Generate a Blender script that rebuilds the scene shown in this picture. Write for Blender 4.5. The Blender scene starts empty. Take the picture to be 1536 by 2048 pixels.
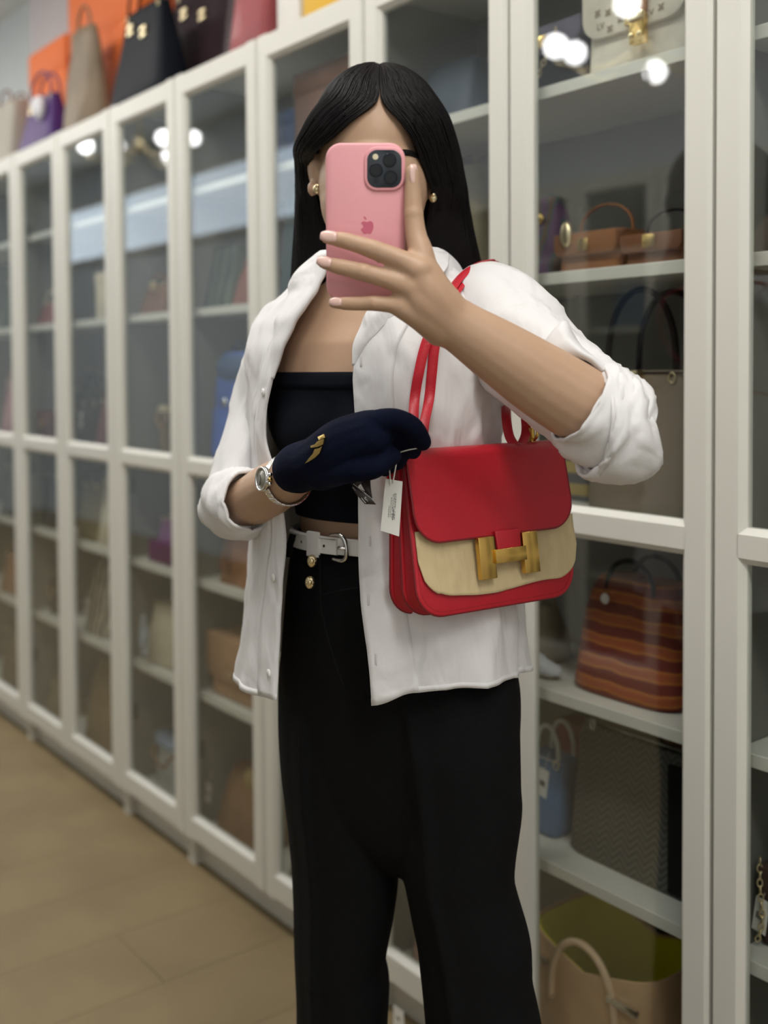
import bpy, bmesh, math, random
from mathutils import Vector, Matrix, noise
random.seed(7)
scene = bpy.context.scene
C = scene.collection
V = Vector
# ------------------------------------------------------------------ camera
F, CX, PY, CAMZ = 2155.0, 768.0, 813.0, 1.277
PITCH, ROLL = math.radians(2.0), math.radians(0.37)
cd = bpy.data.cameras.new('camera'); cam = bpy.data.objects.new('camera', cd); C.objects.link(cam)
cd.sensor_fit = 'VERTICAL'; cd.sensor_height = 36.0; cd.lens = F/2048*36
cd.shift_y = -(1024-PY)/2048; cd.shift_x = 0
RC = (Matrix.Rotation(math.pi/2-PITCH, 3, 'X') @ Matrix.Rotation(-ROLL, 3, 'Z'))
cam.location = (0, 0, CAMZ); cam.rotation_euler = RC.to_euler()
cd.clip_start = 0.02; cd.clip_end = 60
cd.dof.use_dof = True; cd.dof.focus_distance = 1.26; cd.dof.aperture_fstop = 2.6
scene.camera = cam
# ------------------------------------------------------------------ world, lamps, exposure
w = bpy.data.worlds.new('World'); scene.world = w; w.use_nodes = True
bg = w.node_tree.nodes['Background']; bg.inputs[0].default_value = (0.80, 0.88, 1.0, 1); bg.inputs[1].default_value = 0.12
scene.view_settings.view_transform = 'Standard'; scene.view_settings.look = 'None'
scene.view_settings.gamma = 1.0; scene.view_settings.use_curve_mapping = False
scene.view_settings.exposure = -0.22
U = V((0.612, -0.791, 0)).normalized()      # along the cabinet wall, towards the camera side
N = V((0.791, 0.612, 0)).normalized()       # into the cabinets
W0 = V((0, 2.062, 0))                       # door front plane passes here
DW = W0.dot(N)
def W(s, d, z): return W0 + U*s + N*d + V((0, 0, z))
CEIL = 2.95
def area(s, d, z, sx, sy, power, col=(1.0, 0.97, 0.92), name='ceiling_panel_light'):
    l = bpy.data.lights.new(name, 'AREA'); l.shape = 'RECTANGLE'; l.size = sx; l.size_y = sy; l.energy = power; l.color = col
    o = bpy.data.objects.new(name, l); C.objects.link(o); o.location = W(s, d, z); o.rotation_euler = (0, 0, math.atan2(U.y, U.x))
    return o
LIGHTS = [(-6.2, -0.85), (-4.4, -0.85), (-2.6, -0.85), (-1.2, -0.85), (0.2, -0.85), (1.5, -0.95), (2.75, -1.1)]  # first two added to brighten the far end, last added behind camera as fill
LP = [20, 18, 12, 11, 9, 16, 22]
for (ls, ld), lp in zip(LIGHTS, LP): area(ls, ld, CEIL-0.045, 0.9, 0.34, lp)

# ------------------------------------------------------------------ pixel helpers (1536 x 2048 frame)
def ray(px, py):
    return RC @ V(((px-CX)/F, -(py-PY)/F, -1.0))
def P(px, py, Y):
    d = ray(px, py); return V((0, 0, CAMZ)) + d*(Y/d.y)
def PM(px, py, Y): return F/Y
def on_wall(px, py, d):
    r = ray(px, py); t = (DW + d)/r.dot(N); p = V((0, 0, CAMZ)) + r*t
    q = p - W0; return q.dot(U), p.z
def proj(p):
    q = RC.transposed() @ (V(p) - V((0, 0, CAMZ)))
    return CX + F*q.x/(-q.z), PY - F*q.y/(-q.z)

# ------------------------------------------------------------------ object helpers
ROOTM = {}
def empty(name, loc=(0, 0, 0), rot=None, label=None, cat=None, group=None):
    o = bpy.data.objects.new(name, None); C.objects.link(o); o.empty_display_size = 0.05
    M = Matrix.Translation(V(loc)) @ (rot.to_4x4() if rot is not None else Matrix.Identity(4))
    o.matrix_world = M; ROOTM[o.name] = M
    tag(o, label, cat, group); return o
def tag(o, label=None, cat=None, group=None, kind=None):
    if label: o['label'] = label
    if cat: o['category'] = cat
    if group: o['group'] = group
    if kind: o['kind'] = kind
    return o
def obj(name, vf, mat, parent=None, smooth=True, world=False, label=None):
    """vf = (verts, faces) or a bpy mesh; coordinates local to the root unless world=True."""
    M = ROOTM[parent.name] if parent else Matrix.Identity(4)
    if isinstance(vf, bpy.types.Mesh):
        me = vf
        if world: me.transform(M.inverted())
    else:
        vs, fs = vf[0], vf[1]
        if world and parent:
            Mi = M.inverted(); vs = [Mi @ V(v) for v in vs]
        me = bpy.data.meshes.new(name); me.from_pydata([tuple(v) for v in vs], [], fs)
        bm = bmesh.new(); bm.from_mesh(me); bmesh.ops.recalc_face_normals(bm, faces=bm.faces); bm.to_mesh(me); bm.free()
    if mat is not None and not me.materials: me.materials.append(mat)
    if smooth is True: me.polygons.foreach_set('use_smooth', [True]*len(me.polygons))
    elif smooth: 
        me.polygons.foreach_set('use_smooth', [True]*len(me.polygons)); me.set_sharp_from_angle(angle=math.radians(smooth))
    o = bpy.data.objects.new(name, me); C.objects.link(o)
    if parent: o.parent = parent; 
    ROOTM[o.name] = M
    if label: o['label'] = label
    return o
def mod_apply(vf, mods, keep=False):
    """build a temp object, run modifiers, return a fresh mesh"""
    me = bpy.data.meshes.new('tmp'); me.from_pydata([tuple(v) for v in vf[0]], [], vf[1])
    bm = bmesh.new(); bm.from_mesh(me); bmesh.ops.recalc_face_normals(bm, faces=bm.faces); bm.to_mesh(me); bm.free()
    o = bpy.data.objects.new('tmp', me); C.objects.link(o)
    for typ, kw in mods:
        m = o.modifiers.new(typ, typ)
        for k, v in kw.items(): setattr(m, k, v)
    dg = bpy.context.evaluated_depsgraph_get()
    r = bpy.data.meshes.new_from_object(o.evaluated_get(dg))
    bpy.data.objects.remove(o); bpy.data.meshes.remove(me)
    return r
def union(parts, voxel, smooth=6, factor=0.5):
    vf = merge(parts)
    return mod_apply(vf, [('REMESH', dict(mode='VOXEL', voxel_size=voxel)), ('SMOOTH', dict(iterations=smooth, factor=factor))])
def merge(parts):
    vs, fs = [], []
    for v, f in parts:
        o = len(vs); vs += [V(x) for x in v]; fs += [tuple(i+o for i in q) for q in f]
    return vs, fs
def xform(vf, M): return [M @ V(v) for v in vf[0]], vf[1]

# ------------------------------------------------------------------ shape helpers
def box(x0, x1, y0, y1, z0, z1, bev=0.0):
    if bev <= 0:
        v = [(x, y, z) for x in (x0, x1) for y in (y0, y1) for z in (z0, z1)]
        return v, [(0, 1, 3, 2), (4, 6, 7, 5), (0, 4, 5, 1), (2, 3, 7, 6), (0, 2, 6, 4), (1, 5, 7, 3)]
    bm = bmesh.new(); bmesh.ops.create_cube(bm, size=1)
    for v in bm.verts:
        v.co = V(((x0+x1)/2 + v.co.x*(x1-x0), (y0+y1)/2 + v.co.y*(y1-y0), (z0+z1)/2 + v.co.z*(z1-z0)))
    bmesh.ops.bevel(bm, geom=bm.edges[:], offset=bev, segments=2, affect='EDGES', profile=0.5)
    r = ([v.co.copy() for v in bm.verts], [tuple(v.index for v in f.verts) for f in bm.faces])
    bm.verts.index_update(); r = ([v.co.copy() for v in bm.verts], [tuple(v.index for v in f.verts) for f in bm.faces]); bm.free(); return r
def loft(rings, closed=True, cap=True, loop=False):
    n = len(rings[0]); vs = [V(p) for r in rings for p in r]; fs = []
    R = len(rings)
    for i in range(R if loop else R-1):
        j = (i+1) % R
        for k in range(n if closed else n-1):
            m = (k+1) % n
            fs.append((i*n+k, i*n+m, j*n+m, j*n+k))
    if cap and closed and not loop:
        fs.append(tuple(range(n))[::-1]); fs.append(tuple((R-1)*n+k for k in range(n)))
    return vs, fs
def crom(pts, n):
    """Catmull-Rom through pts (lists of floats or Vectors), n samples per span"""
    pts = [tuple(p) for p in pts]; out = []; L = len(pts)
    for i in range(L-1):
        p0, p1, p2, p3 = pts[max(i-1, 0)], pts[i], pts[i+1], pts[min(i+2, L-1)]
        for k in range(n):
            t = k/n
            out.append(tuple(0.5*(2*b + (c-a)*t + (2*a-5*b+4*c-d)*t*t + (3*b-a-3*c+d)*t**3) for a, b, c, d in zip(p0, p1, p2, p3)))
    out.append(pts[-1]); return out
def tube(path, rad, n=10, closed=False, flat=None, up=None, round_ends=False, power=2.0):
    """sweep; rad scalar or list; flat = ratio of second axis; up = preferred direction of the first axis"""
    path = [V(p) for p in path]; L = len(path)
    rr = list(rad) if isinstance(rad, (list, tuple)) else [rad]*L
    T = []
    for i in range(L):
        a = path[(i-1) % L] if (closed or i > 0) else path[i]; b = path[(i+1) % L] if (closed or i < L-1) else path[i]
        T.append((b-a).normalized() if (b-a).length > 1e-9 else V((0, 0, 1)))
    nrm = V(up) if up is not None else (V((0, 0, 1)) if abs(T[0].z) < .9 else V((1, 0, 0)))
    rings = []; fl = flat if isinstance(flat, (list, tuple)) else [1.0 if flat is None else flat]*L
    def ring(c, A, B, ra, rb):
        o = []
        for k in range(n):
            a = 2*math.pi*k/n; ca, sa = math.cos(a), math.sin(a)
            if power != 2.0:
                ca = math.copysign(abs(ca)**(2/power), ca); sa = math.copysign(abs(sa)**(2/power), sa)
            o.append(c + A*ca*ra + B*sa*rb)
        return o
    fr = []
    for i in range(L):
        if up is not None: nrm = V(up)
        A = (nrm - T[i]*nrm.dot(T[i]));
        A = A.normalized() if A.length > 1e-6 else T[i].orthogonal().normalized()
        if up is None: nrm = A
        B = T[i].cross(A).normalized(); fr.append((A, B))
    if round_ends and not closed:
        A, B = fr[0]
        for q in (80, 55, 30):
            q = math.radians(q); rings.append(ring(path[0]-T[0]*rr[0]*math.sin(q)*min(1, fl[0]), A, B, rr[0]*math.cos(q), rr[0]*fl[0]*math.cos(q)))
    for i in range(L): rings.append(ring(path[i], fr[i][0], fr[i][1], rr[i], rr[i]*fl[i]))
    if round_ends and not closed:
        A, B = fr[-1]
        for q in (30, 55, 80):
            q = math.radians(q); rings.append(ring(path[-1]+T[-1]*rr[-1]*math.sin(q)*min(1, fl[-1]), A, B, rr[-1]*math.cos(q), rr[-1]*fl[-1]*math.cos(q)))
    return loft(rings, True, True, closed)
def stube(pts, rad, n=10, k=6, **kw):
    """smooth tube: pts list of (x,y,z), rad list"""
    if not isinstance(rad, (list, tuple)): rad = [rad]*len(pts)
    q = crom([tuple(p)+(r,) for p, r in zip(pts, rad)], k)
    return tube([x[:3] for x in q], [max(x[3], 1e-4) for x in q], n, **kw)
def ellip(c, r, rot=None, n=20, m=12):
    c = V(c); vs = []; fs = []
    vs.append(V((0, 0, r[2])))
    for i in range(1, m):
        a = math.pi*i/m
        for k in range(n):
            b = 2*math.pi*k/n; vs.append(V((r[0]*math.sin(a)*math.cos(b), r[1]*math.sin(a)*math.sin(b), r[2]*math.cos(a))))
    vs.append(V((0, 0, -r[2]))); e = len(vs)-1
    for k in range(n):
        fs.append((0, 1+k, 1+(k+1) % n)); fs.append((e, 1+(m-2)*n+(k+1) % n, 1+(m-2)*n+k))
        for i in range(m-2):
            a = 1+i*n; fs.append((a+k, a+n+k, a+n+(k+1) % n, a+(k+1) % n))
    if rot is not None: vs = [rot @ v for v in vs]
    return [c+v for v in vs], fs
def prism(poly, y0, y1, bev=0.0):
    """poly: list of (x,z); extruded along y; optional bevel"""
    n = len(poly); vs = [(x, y0, z) for x, z in poly] + [(x, y1, z) for x, z in poly]
    fs = [tuple(range(n)), tuple(range(2*n-1, n-1, -1))] + [(k, n+k, n+(k+1) % n, (k+1) % n) for k in range(n)]
    if bev <= 0: return vs, fs
    bm = bmesh.new(); bv = [bm.verts.new(v) for v in vs]
    for f in fs: bm.faces.new([bv[i] for i in f])
    bmesh.ops.recalc_face_normals(bm, faces=bm.faces)
    ed = [e for e in bm.edges if abs(e.verts[0].co.y-e.verts[1].co.y) < 1e-9]
    bmesh.ops.bevel(bm, geom=ed, offset=bev, segments=2, affect='EDGES', profile=0.5)
    bm.verts.index_update(); r = ([v.co.copy() for v in bm.verts], [tuple(v.index for v in f.verts) for f in bm.faces]); bm.free(); return r
def rrect(x0, x1, z0, z1, r, n=6, rt=None):
    """rounded rectangle outline; r bottom radius, rt top radius"""
    rt = r if rt is None else rt; o = []
    for cx, cz, a0, q in ((x1-r, z0+r, -90, r), (x1-rt, z1-rt, 0, rt), (x0+rt, z1-rt, 90, rt), (x0+r, z0+r, 180, r)):
        for k in range(n+1):
            a = math.radians(a0 + 90*k/n); o.append((cx+q*math.cos(a), cz+q*math.sin(a)))
    return o
def disc(c, ax, r, h, n=20, bev=0.0):
    ax = V(ax).normalized(); c = V(c); A = ax.orthogonal().normalized(); B = ax.cross(A)
    prof = [(r-bev, 0), (r, bev), (r, h-bev), (r-bev, h)] if bev > 0 else [(r, 0), (r, h)]
    return loft([[c+ax*h_+(A*math.cos(2*math.pi*k/n)+B*math.sin(2*math.pi*k/n))*q for k in range(n)] for q, h_ in prof])
def text_mesh(s, size, depth=0.0004):
    cu = bpy.data.curves.new('txt', 'FONT'); cu.body = s; cu.size = size; cu.extrude = depth; cu.align_x = 'CENTER'; cu.align_y = 'CENTER'; cu.resolution_u = 3
    o = bpy.data.objects.new('txt', cu); C.objects.link(o)
    dg = bpy.context.evaluated_depsgraph_get(); me = bpy.data.meshes.new_from_object(o.evaluated_get(dg))
    r = ([v.co.copy() for v in me.vertices], [tuple(p.vertices) for p in me.polygons])
    bpy.data.objects.remove(o); bpy.data.curves.remove(cu); bpy.data.meshes.remove(me); return r
def frame(o, x, y):
    """4x4 from origin and two directions (x exact, y orthogonalised)"""
    x = V(x).normalized(); y = V(y); y = (y - x*y.dot(x)).normalized(); z = x.cross(y)
    M = Matrix((x, y, z)).transposed().to_4x4(); M.translation = V(o); return M

# ------------------------------------------------------------------ materials
MATS = {}
def mat(name, col, rough=0.5, metal=0.0, bump=None, mottle=None, sheen=0.0, spec=0.5, sss=0.0, coat=0.0):
    """bump=(scale,strength[,stretch]); mottle=(scale,amount,second colour)"""
    if name in MATS: return MATS[name]
    m = bpy.data.materials.new(name); m.use_nodes = True; nt = m.node_tree; b = nt.nodes['Principled BSDF']
    b.inputs['Base Color'].default_value = (*col, 1); b.inputs['Roughness'].default_value = rough; b.inputs['Metallic'].default_value = metal
    b.inputs['Specular IOR Level'].default_value = spec
    if sheen: b.inputs['Sheen Weight'].default_value = sheen; b.inputs['Sheen Roughness'].default_value = 0.4; b.inputs['Sheen Tint'].default_value = (*[min(1, c*3+.05) for c in col], 1)
    if sss: b.inputs['Subsurface Weight'].default_value = sss; b.inputs['Subsurface Radius'].default_value = (0.01, 0.004, 0.002); b.inputs['Subsurface Scale'].default_value = 0.5
    if coat: b.inputs['Coat Weight'].default_value = coat; b.inputs['Coat Roughness'].default_value = 0.1
    tc = nt.nodes.new('ShaderNodeTexCoord')
    def tex(scale, stretch=None, detail=4):
        mp = nt.nodes.new('ShaderNodeMapping'); nt.links.new(tc.outputs['Object'], mp.inputs[0])
        if stretch: mp.inputs['Scale'].default_value = stretch
        t = nt.nodes.new('ShaderNodeTexNoise'); t.inputs['Scale'].default_value = scale; t.inputs['Detail'].default_value = detail
        nt.links.new(mp.outputs[0], t.inputs[0]); return t
    if mottle:
        t = tex(mottle[0], mottle[3] if len(mottle) > 3 else None); mx = nt.nodes.new('ShaderNodeMix'); mx.data_type = 'RGBA'
        rp = nt.nodes.new('ShaderNodeMapRange'); rp.inputs[1].default_value = 0.35; rp.inputs[2].default_value = 0.65; rp.inputs[4].default_value = mottle[1]
        nt.links.new(t.outputs[0], rp.inputs[0]); nt.links.new(rp.outputs[0], mx.inputs[0])
        mx.inputs[6].default_value = (*col, 1); mx.inputs[7].default_value = (*mottle[2], 1); nt.links.new(mx.outputs[2], b.inputs['Base Color'])
    if bump:
        t = tex(bump[0], bump[2] if len(bump) > 2 else None, 3); bp = nt.nodes.new('ShaderNodeBump'); bp.inputs['Strength'].default_value = bump[1]; bp.inputs['Distance'].default_value = 0.002
        nt.links.new(t.outputs[0], bp.inputs['Height']); nt.links.new(bp.outputs[0], b.inputs['Normal'])
    MATS[name] = m; return m
def wave_mat(name, c1, c2, scale, rough=0.6, axis='Z', dist=0.0, c3=None):
    m = bpy.data.materials.new(name); m.use_nodes = True; nt = m.node_tree; b = nt.nodes['Principled BSDF']; b.inputs['Roughness'].default_value = rough
    tc = nt.nodes.new('ShaderNodeTexCoord'); wv = nt.nodes.new('ShaderNodeTexWave'); wv.bands_direction = axis; wv.inputs['Scale'].default_value = scale
    wv.inputs['Distortion'].default_value = dist; wv.inputs['Detail'].default_value = 1.5; wv.inputs['Detail Scale'].default_value = 2
    cr = nt.nodes.new('ShaderNodeValToRGB'); cr.color_ramp.elements[0].color = (*c1, 1); cr.color_ramp.elements[1].color = (*c2, 1)
    cr.color_ramp.elements[0].position = .35; cr.color_ramp.elements[1].position = .62
    if c3: e = cr.color_ramp.elements.new(.9); e.color = (*c3, 1)
    nt.links.new(tc.outputs['Object'], wv.inputs[0]); nt.links.new(wv.outputs[1], cr.inputs[0]); nt.links.new(cr.outputs[0], b.inputs['Base Color'])
    MATS[name] = m; return m
def emit(name, col, s):
    m = bpy.data.materials.new(name); m.use_nodes = True; b = m.node_tree.nodes['Principled BSDF']
    b.inputs['Base Color'].default_value = (*col, 1); b.inputs['Emission Color'].default_value = (*col, 1); b.inputs['Emission Strength'].default_value = s
    return m
def glass_mat():
    m = bpy.data.materials.new('pane_glass'); m.use_nodes = True; nt = m.node_tree; nt.nodes.clear()
    out = nt.nodes.new('ShaderNodeOutputMaterial'); mx = nt.nodes.new('ShaderNodeMixShader'); tr = nt.nodes.new('ShaderNodeBsdfTransparent'); gl = nt.nodes.new('ShaderNodeBsdfGlossy')
    lw = nt.nodes.new('ShaderNodeLayerWeight'); lw.inputs[0].default_value = 0.5      # Schlick reflectance of a thin pane, same from both sides
    pw = nt.nodes.new('ShaderNodeMath'); pw.operation = 'POWER'; pw.inputs[1].default_value = 5.0
    fr = nt.nodes.new('ShaderNodeMath'); fr.operation = 'MULTIPLY_ADD'; fr.inputs[1].default_value = 0.95; fr.inputs[2].default_value = 0.058
    nt.links.new(lw.outputs['Facing'], pw.inputs[0]); nt.links.new(pw.outputs[0], fr.inputs[0])
    tr.inputs[0].default_value = (0.94, 0.955, 0.945, 1); gl.inputs['Roughness'].default_value = 0.015; gl.inputs[0].default_value = (.95, .97, 1, 1)
    nt.links.new(fr.outputs[0], mx.inputs[0]); nt.links.new(tr.outputs[0], mx.inputs[1]); nt.links.new(gl.outputs[0], mx.inputs[2]); nt.links.new(mx.outputs[0], out.inputs[0]); return m
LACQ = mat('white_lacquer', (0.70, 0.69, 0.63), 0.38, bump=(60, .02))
INNER = mat('dimmed_board', (0.21, 0.205, 0.185), 0.5, bump=(90, .03))  # white board coloured dark to stand in for shade inside the cabinets
GLASS = glass_mat()
GOLD = mat('gold', (0.78, 0.55, 0.20), 0.25, 1.0)
GOLDP = mat('pale_gold', (0.85, 0.72, 0.45), 0.28, 1.0)
STEEL = mat('polished_steel', (0.75, 0.75, 0.74), 0.18, 1.0)
DARKM = mat('dark_hinge_metal', (0.025, 0.025, 0.025), 0.4, 0.6)
WALLM = mat('wall_paint', (0.66, 0.69, 0.69), 0.85, bump=(150, .05))
WALLW = mat('wall_paint_white', (0.76, 0.81, 0.86), 0.8, bump=(150, .05))
WALLP = mat('wall_paint_rose', (0.56, 0.51, 0.52), 0.85, bump=(150, .05))
CEILM = mat('ceiling_paint', (0.78, 0.78, 0.76), 0.9, bump=(120, .05))
CARD = mat('white_card', (0.78, 0.77, 0.72), 0.7)
INK = mat('black_ink', (0.02, 0.02, 0.02), 0.7)

# ------------------------------------------------------------------ room shell
ROTW = Matrix((U, N, V((0, 0, 1)))).transposed()
def wbox(s0, s1, d0, d1, z0, z1, bev=0.0):
    M = Matrix((U, N, V((0, 0, 1)))).transposed().to_4x4(); M.translation = W0
    return xform(box(s0, s1, d0, d1, z0, z1, bev), M)
AIS = -1.95
SA, SB = -8.2, 3.2
SC = on_wall(60, 100, .34)[0]
FLM = mat('vinyl_plank', (0.255, 0.192, 0.098), 0.6, mottle=(5, .8, (0.205, 0.152, 0.078), (1, 1, 1)), bump=(40, .05))
fl = obj('floor', wbox(SA-.1, SB+.1, AIS-.5, 1.2, -.06, -.003), FLM, smooth=False); tag(fl, 'tan wood-look vinyl floor of the shop aisle', None, None, 'structure')
pm = None
PLW, PLL = 0.24, 1.2
k = 0
for i in range(int((SB+4.0)/PLW)+1):
    off = (i*0.43) % PLL
    for j in range(-1, 3):
        d0 = AIS-.45 + j*PLL + off - .3; d1 = d0+PLL
        d0c, d1c = max(d0, AIS-.45), min(d1, 0.45)
        if d1c-d0c < .05: continue
        s0 = -4.0 + i*PLW
        me = obj('plank', wbox(s0+.0006, s0+PLW-.0006, d0c+.0006, d1c-.0006, -.004, 0.0), FLM, fl, smooth=False, world=True)
ce = obj('ceiling', wbox(SA-.1, SB+.1, AIS-.5, 1.2, CEIL, CEIL+.06), CEILM, smooth=False); tag(ce, 'plain pale ceiling above the shop aisle', None, None, 'structure')
wb = obj('wall_back', wbox(SC, SB, .34, .42, 0, CEIL), WALLP, smooth=False); tag(wb, 'rose-grey wall behind the cabinets', None, None, 'structure')
wf = obj('wall_far', wbox(SA, SC-.001, .50, .58, 0, CEIL), WALLM, smooth=False); tag(wf, 'pale grey wall recessed beyond the end of the rose-grey one', None, None, 'structure')
wl = obj('wall_left', wbox(SA-.08, SA, AIS-.36, .58, 0, CEIL), WALLM, smooth=False); tag(wl, 'pale grey end wall at the far left', None, None, 'structure')
wo = obj('wall_opposite', wbox(SA, SB, AIS-.45, AIS-.37, 0, CEIL), WALLW, smooth=False); tag(wo, 'pale grey wall across the aisle', None, None, 'structure')
wr = obj('wall_right', wbox(SB, SB+.08, AIS-.5, .42, 0, CEIL), WALLM, smooth=False); tag(wr, 'pale grey wall behind the camera', None, None, 'structure')
# added window, form invented: its glow gives the left panes their bright reflection
DAY = emit('added_window_glow', (0.80, 0.90, 1.0), 2.4)
w1 = empty('added_window', W(-5.5, AIS-.37, 2.42), ROTW, 'added long frosted window high in the wall across the aisle', None); w1['kind'] = 'structure'
obj('added_window_frame', merge([box(-2.15, 2.15, 0, .03, -.25, -.21), box(-2.15, 2.15, 0, .03, .21, .25), box(-2.15, -2.11, 0, .03, -.21, .21), box(2.11, 2.15, 0, .03, -.21, .21)]), LACQ, w1, smooth=False)
for k_ in range(4): obj('added_window_pane', box(-2.10+k_*1.055, -2.10+k_*1.055+1.03, .004, .012, -.21, .21), DAY, w1, smooth=False)
PANEL = emit('light_diffuser', (1.0, 0.97, 0.92), 6.0)
for i, (ls, ld) in enumerate(LIGHTS):
    M = frame(W(ls, ld, CEIL-.04), U, N)
    t = empty('ceiling_light', W(ls, ld, CEIL-.04), frame((0, 0, 0), U, N).to_3x3(), '%s flat rectangular ceiling light counted from the far end of the aisle' % ['first', 'second', 'third', 'fourth', 'fifth', 'sixth', 'seventh (added)'][i], 'ceiling light', 'ceiling lights over the aisle')
    obj('frame', merge([box(-.48, .48, -.20, -.175, -.005, .04), box(-.48, .48, .175, .20, -.005, .04), box(-.48, -.455, -.175, .175, -.005, .04), box(.455, .48, -.175, .175, -.005, .04)]), LACQ, t, smooth=False)
    obj('diffuser', box(-.455, .455, -.175, .175, .012, .03), PANEL, t, smooth=False)

# ------------------------------------------------------------------ cabinets
SP = 0.398
BOUND = {n: 0.735 - i*SP for i, n in enumerate('HGFEDCBA')}
BOUND['I'] = 0.735+SP; BOUND['J'] = 0.735+2*SP
SHELF = [0.10, 0.455, 0.745, 1.042, 1.432, 1.735]     # shelf top heights
ZT = 2.02
DEP = 0.30
def door_frame(w_, z0, z1, zm0, zm1, st=0.049, th=0.02, bev=0.009):
    """local x 0..w (along wall), y 0 front .. th back. One piece with chamfered inner edges; two openings."""
    vs, fs = [], []
    xs = [0, .004, st-bev, st, w_-st, w_-st+bev, w_-.004, w_]
    # build from bars with chamfered profile
    parts = []
    def vbar(xo, xi, za, zb):          # outer edge xo, inner edge xi (chamfer at both)
        sg = 1 if xi > xo else -1
        prof = [(xo, th), (xo, .005), (xo+sg*.005, 0), (xi-sg*bev, 0), (xi, bev), (xi, th)]
        parts.append(loft([[(x, y, za) for x, y in prof], [(x, y, zb) for x, y in prof]]))
    def hbar(za, zb, xa, xb, ca, cb):
        prof = [(th, za), (bev if ca else .005, za), (0, za+(bev if ca else .005)), (0, zb-(bev if cb else .005)), (bev if cb else .005, zb), (th, zb)]
        # mitred against the stile chamfers
        r = []
        parts.append(loft([[(xa, y, z) for y, z in prof], [(xb, y, z) for y, z in prof]]))
    vbar(0, st, z0, z1); vbar(w_, w_-st, z0, z1)
    hbar(z0, z0+.062, st-bev-.001, w_-st+bev+.001, False, True)
    hbar(z1-.058, z1, st-bev-.001, w_-st+bev+.001, True, False)
    hbar(zm0, zm1, st-bev-.001, w_-st+bev+.001, True, True)
    return merge(parts)
ROT = Matrix((U, N, V((0, 0, 1)))).transposed()
def hinge():
    return merge([box(.0, .010, .024, .05, -.022, .022, .003), box(.0, .016, .03, .046, -.010, .010, .003), disc((.012, .028, .016), (0, -1, 0), .006, .006, 10), disc((.012, .028, -.016), (0, -1, 0), .006, .006, 10)])
def cabinet(s0, s1, ndoor, label, flip=False, mid=True):
    """from s0 to s1; local x along wall, y into cabinet"""
    w_ = s1-s0
    R = ROT if not flip else Matrix((-U, -N, V((0, 0, 1)))).transposed()
    t = empty('display_cabinet', W(s0, 0, 0) if not flip else W(s1, AIS, 0), R, label, 'cabinet', 'white glazed display cabinets')
    g = .0015; f0 = .024
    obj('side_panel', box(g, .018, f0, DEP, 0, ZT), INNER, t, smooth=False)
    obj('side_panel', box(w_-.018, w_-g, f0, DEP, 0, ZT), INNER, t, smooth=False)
    for x_ in (.0006, w_-.0190): obj('foot', box(x_, x_+.0184, f0-.001, f0+.10, 0, .0795), LACQ, t, smooth=False)
    obj('top_panel', box(.018, w_-.018, f0, DEP, ZT-.022, ZT), LACQ, t, smooth=False)
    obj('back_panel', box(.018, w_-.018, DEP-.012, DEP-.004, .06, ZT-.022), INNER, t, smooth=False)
    obj('plinth', box(.018, w_-.018, f0+.022, f0+.04, 0, .078), LACQ, t, smooth=False)
    for z in SHELF: obj('shelf', box(.019, w_-.019, f0+.008, DEP-.013, z-.02, z, .0015), LACQ, t, smooth=False)
    dw = w_/ndoor
    for k in range(ndoor):
        x0 = k*dw + .003; wd = dw-.006
        dv, df = door_frame(wd, .082, ZT-.006, 1.010, 1.060)
        dr = obj('door', ([(x+x0, y, z) for x, y, z in dv], df), LACQ, t, smooth=False)
        st = .049
        obj('glass_pane', box(x0+st-.004, x0+wd-st+.004, .011, .015, .082+.058, 1.014), GLASS, dr, smooth=False)
        obj('glass_pane', box(x0+st-.004, x0+wd-st+.004, .011, .015, 1.056, ZT-.06), GLASS, dr, smooth=False)
        for z in (.30, .95, 1.75):
            hx = .0185 if k == 0 else w_-.0185
            hv, hf = hinge(); hv = [(hx + (v[0] if k == 0 else -v[0]), v[1], v[2]+z) for v in hv]
            if ndoor == 1 or True: obj('hinge', (hv, hf), DARKM, dr, smooth=False)
    return t
B_ = BOUND
CAB = {}
CAB['FH'] = cabinet(B_['F'], B_['H'], 2, 'white two-door glass cabinet right behind the woman and beside her elbow')
CAB['HJ'] = cabinet(B_['H'], B_['J'], 2, 'white two-door glass cabinet cut off by the right edge of the picture')
CAB['DF'] = cabinet(B_['D'], B_['F'], 2, 'white two-door glass cabinet left of the woman, holding the blue backpack')
CAB['CD'] = cabinet(B_['C'], B_['D'], 1, 'narrow one-door white glass cabinet holding the purple fringed bag')
CAB['AC'] = cabinet(B_['A'], B_['C'], 2, 'white two-door glass cabinet under the taupe slouchy bag')
CAB['LA'] = cabinet(B_['A']-2*SP, B_['A'], 2, 'white two-door glass cabinet at the far left edge of the picture')
for i in range(5):
    cabinet(-2.9+i*2*SP, -2.9+(i+1)*2*SP, 2, 'white glass cabinet across the aisle, %s from the far end, mirrored in the panes' % ['first', 'second', 'third', 'fourth', 'fifth'][i], flip=True)
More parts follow.
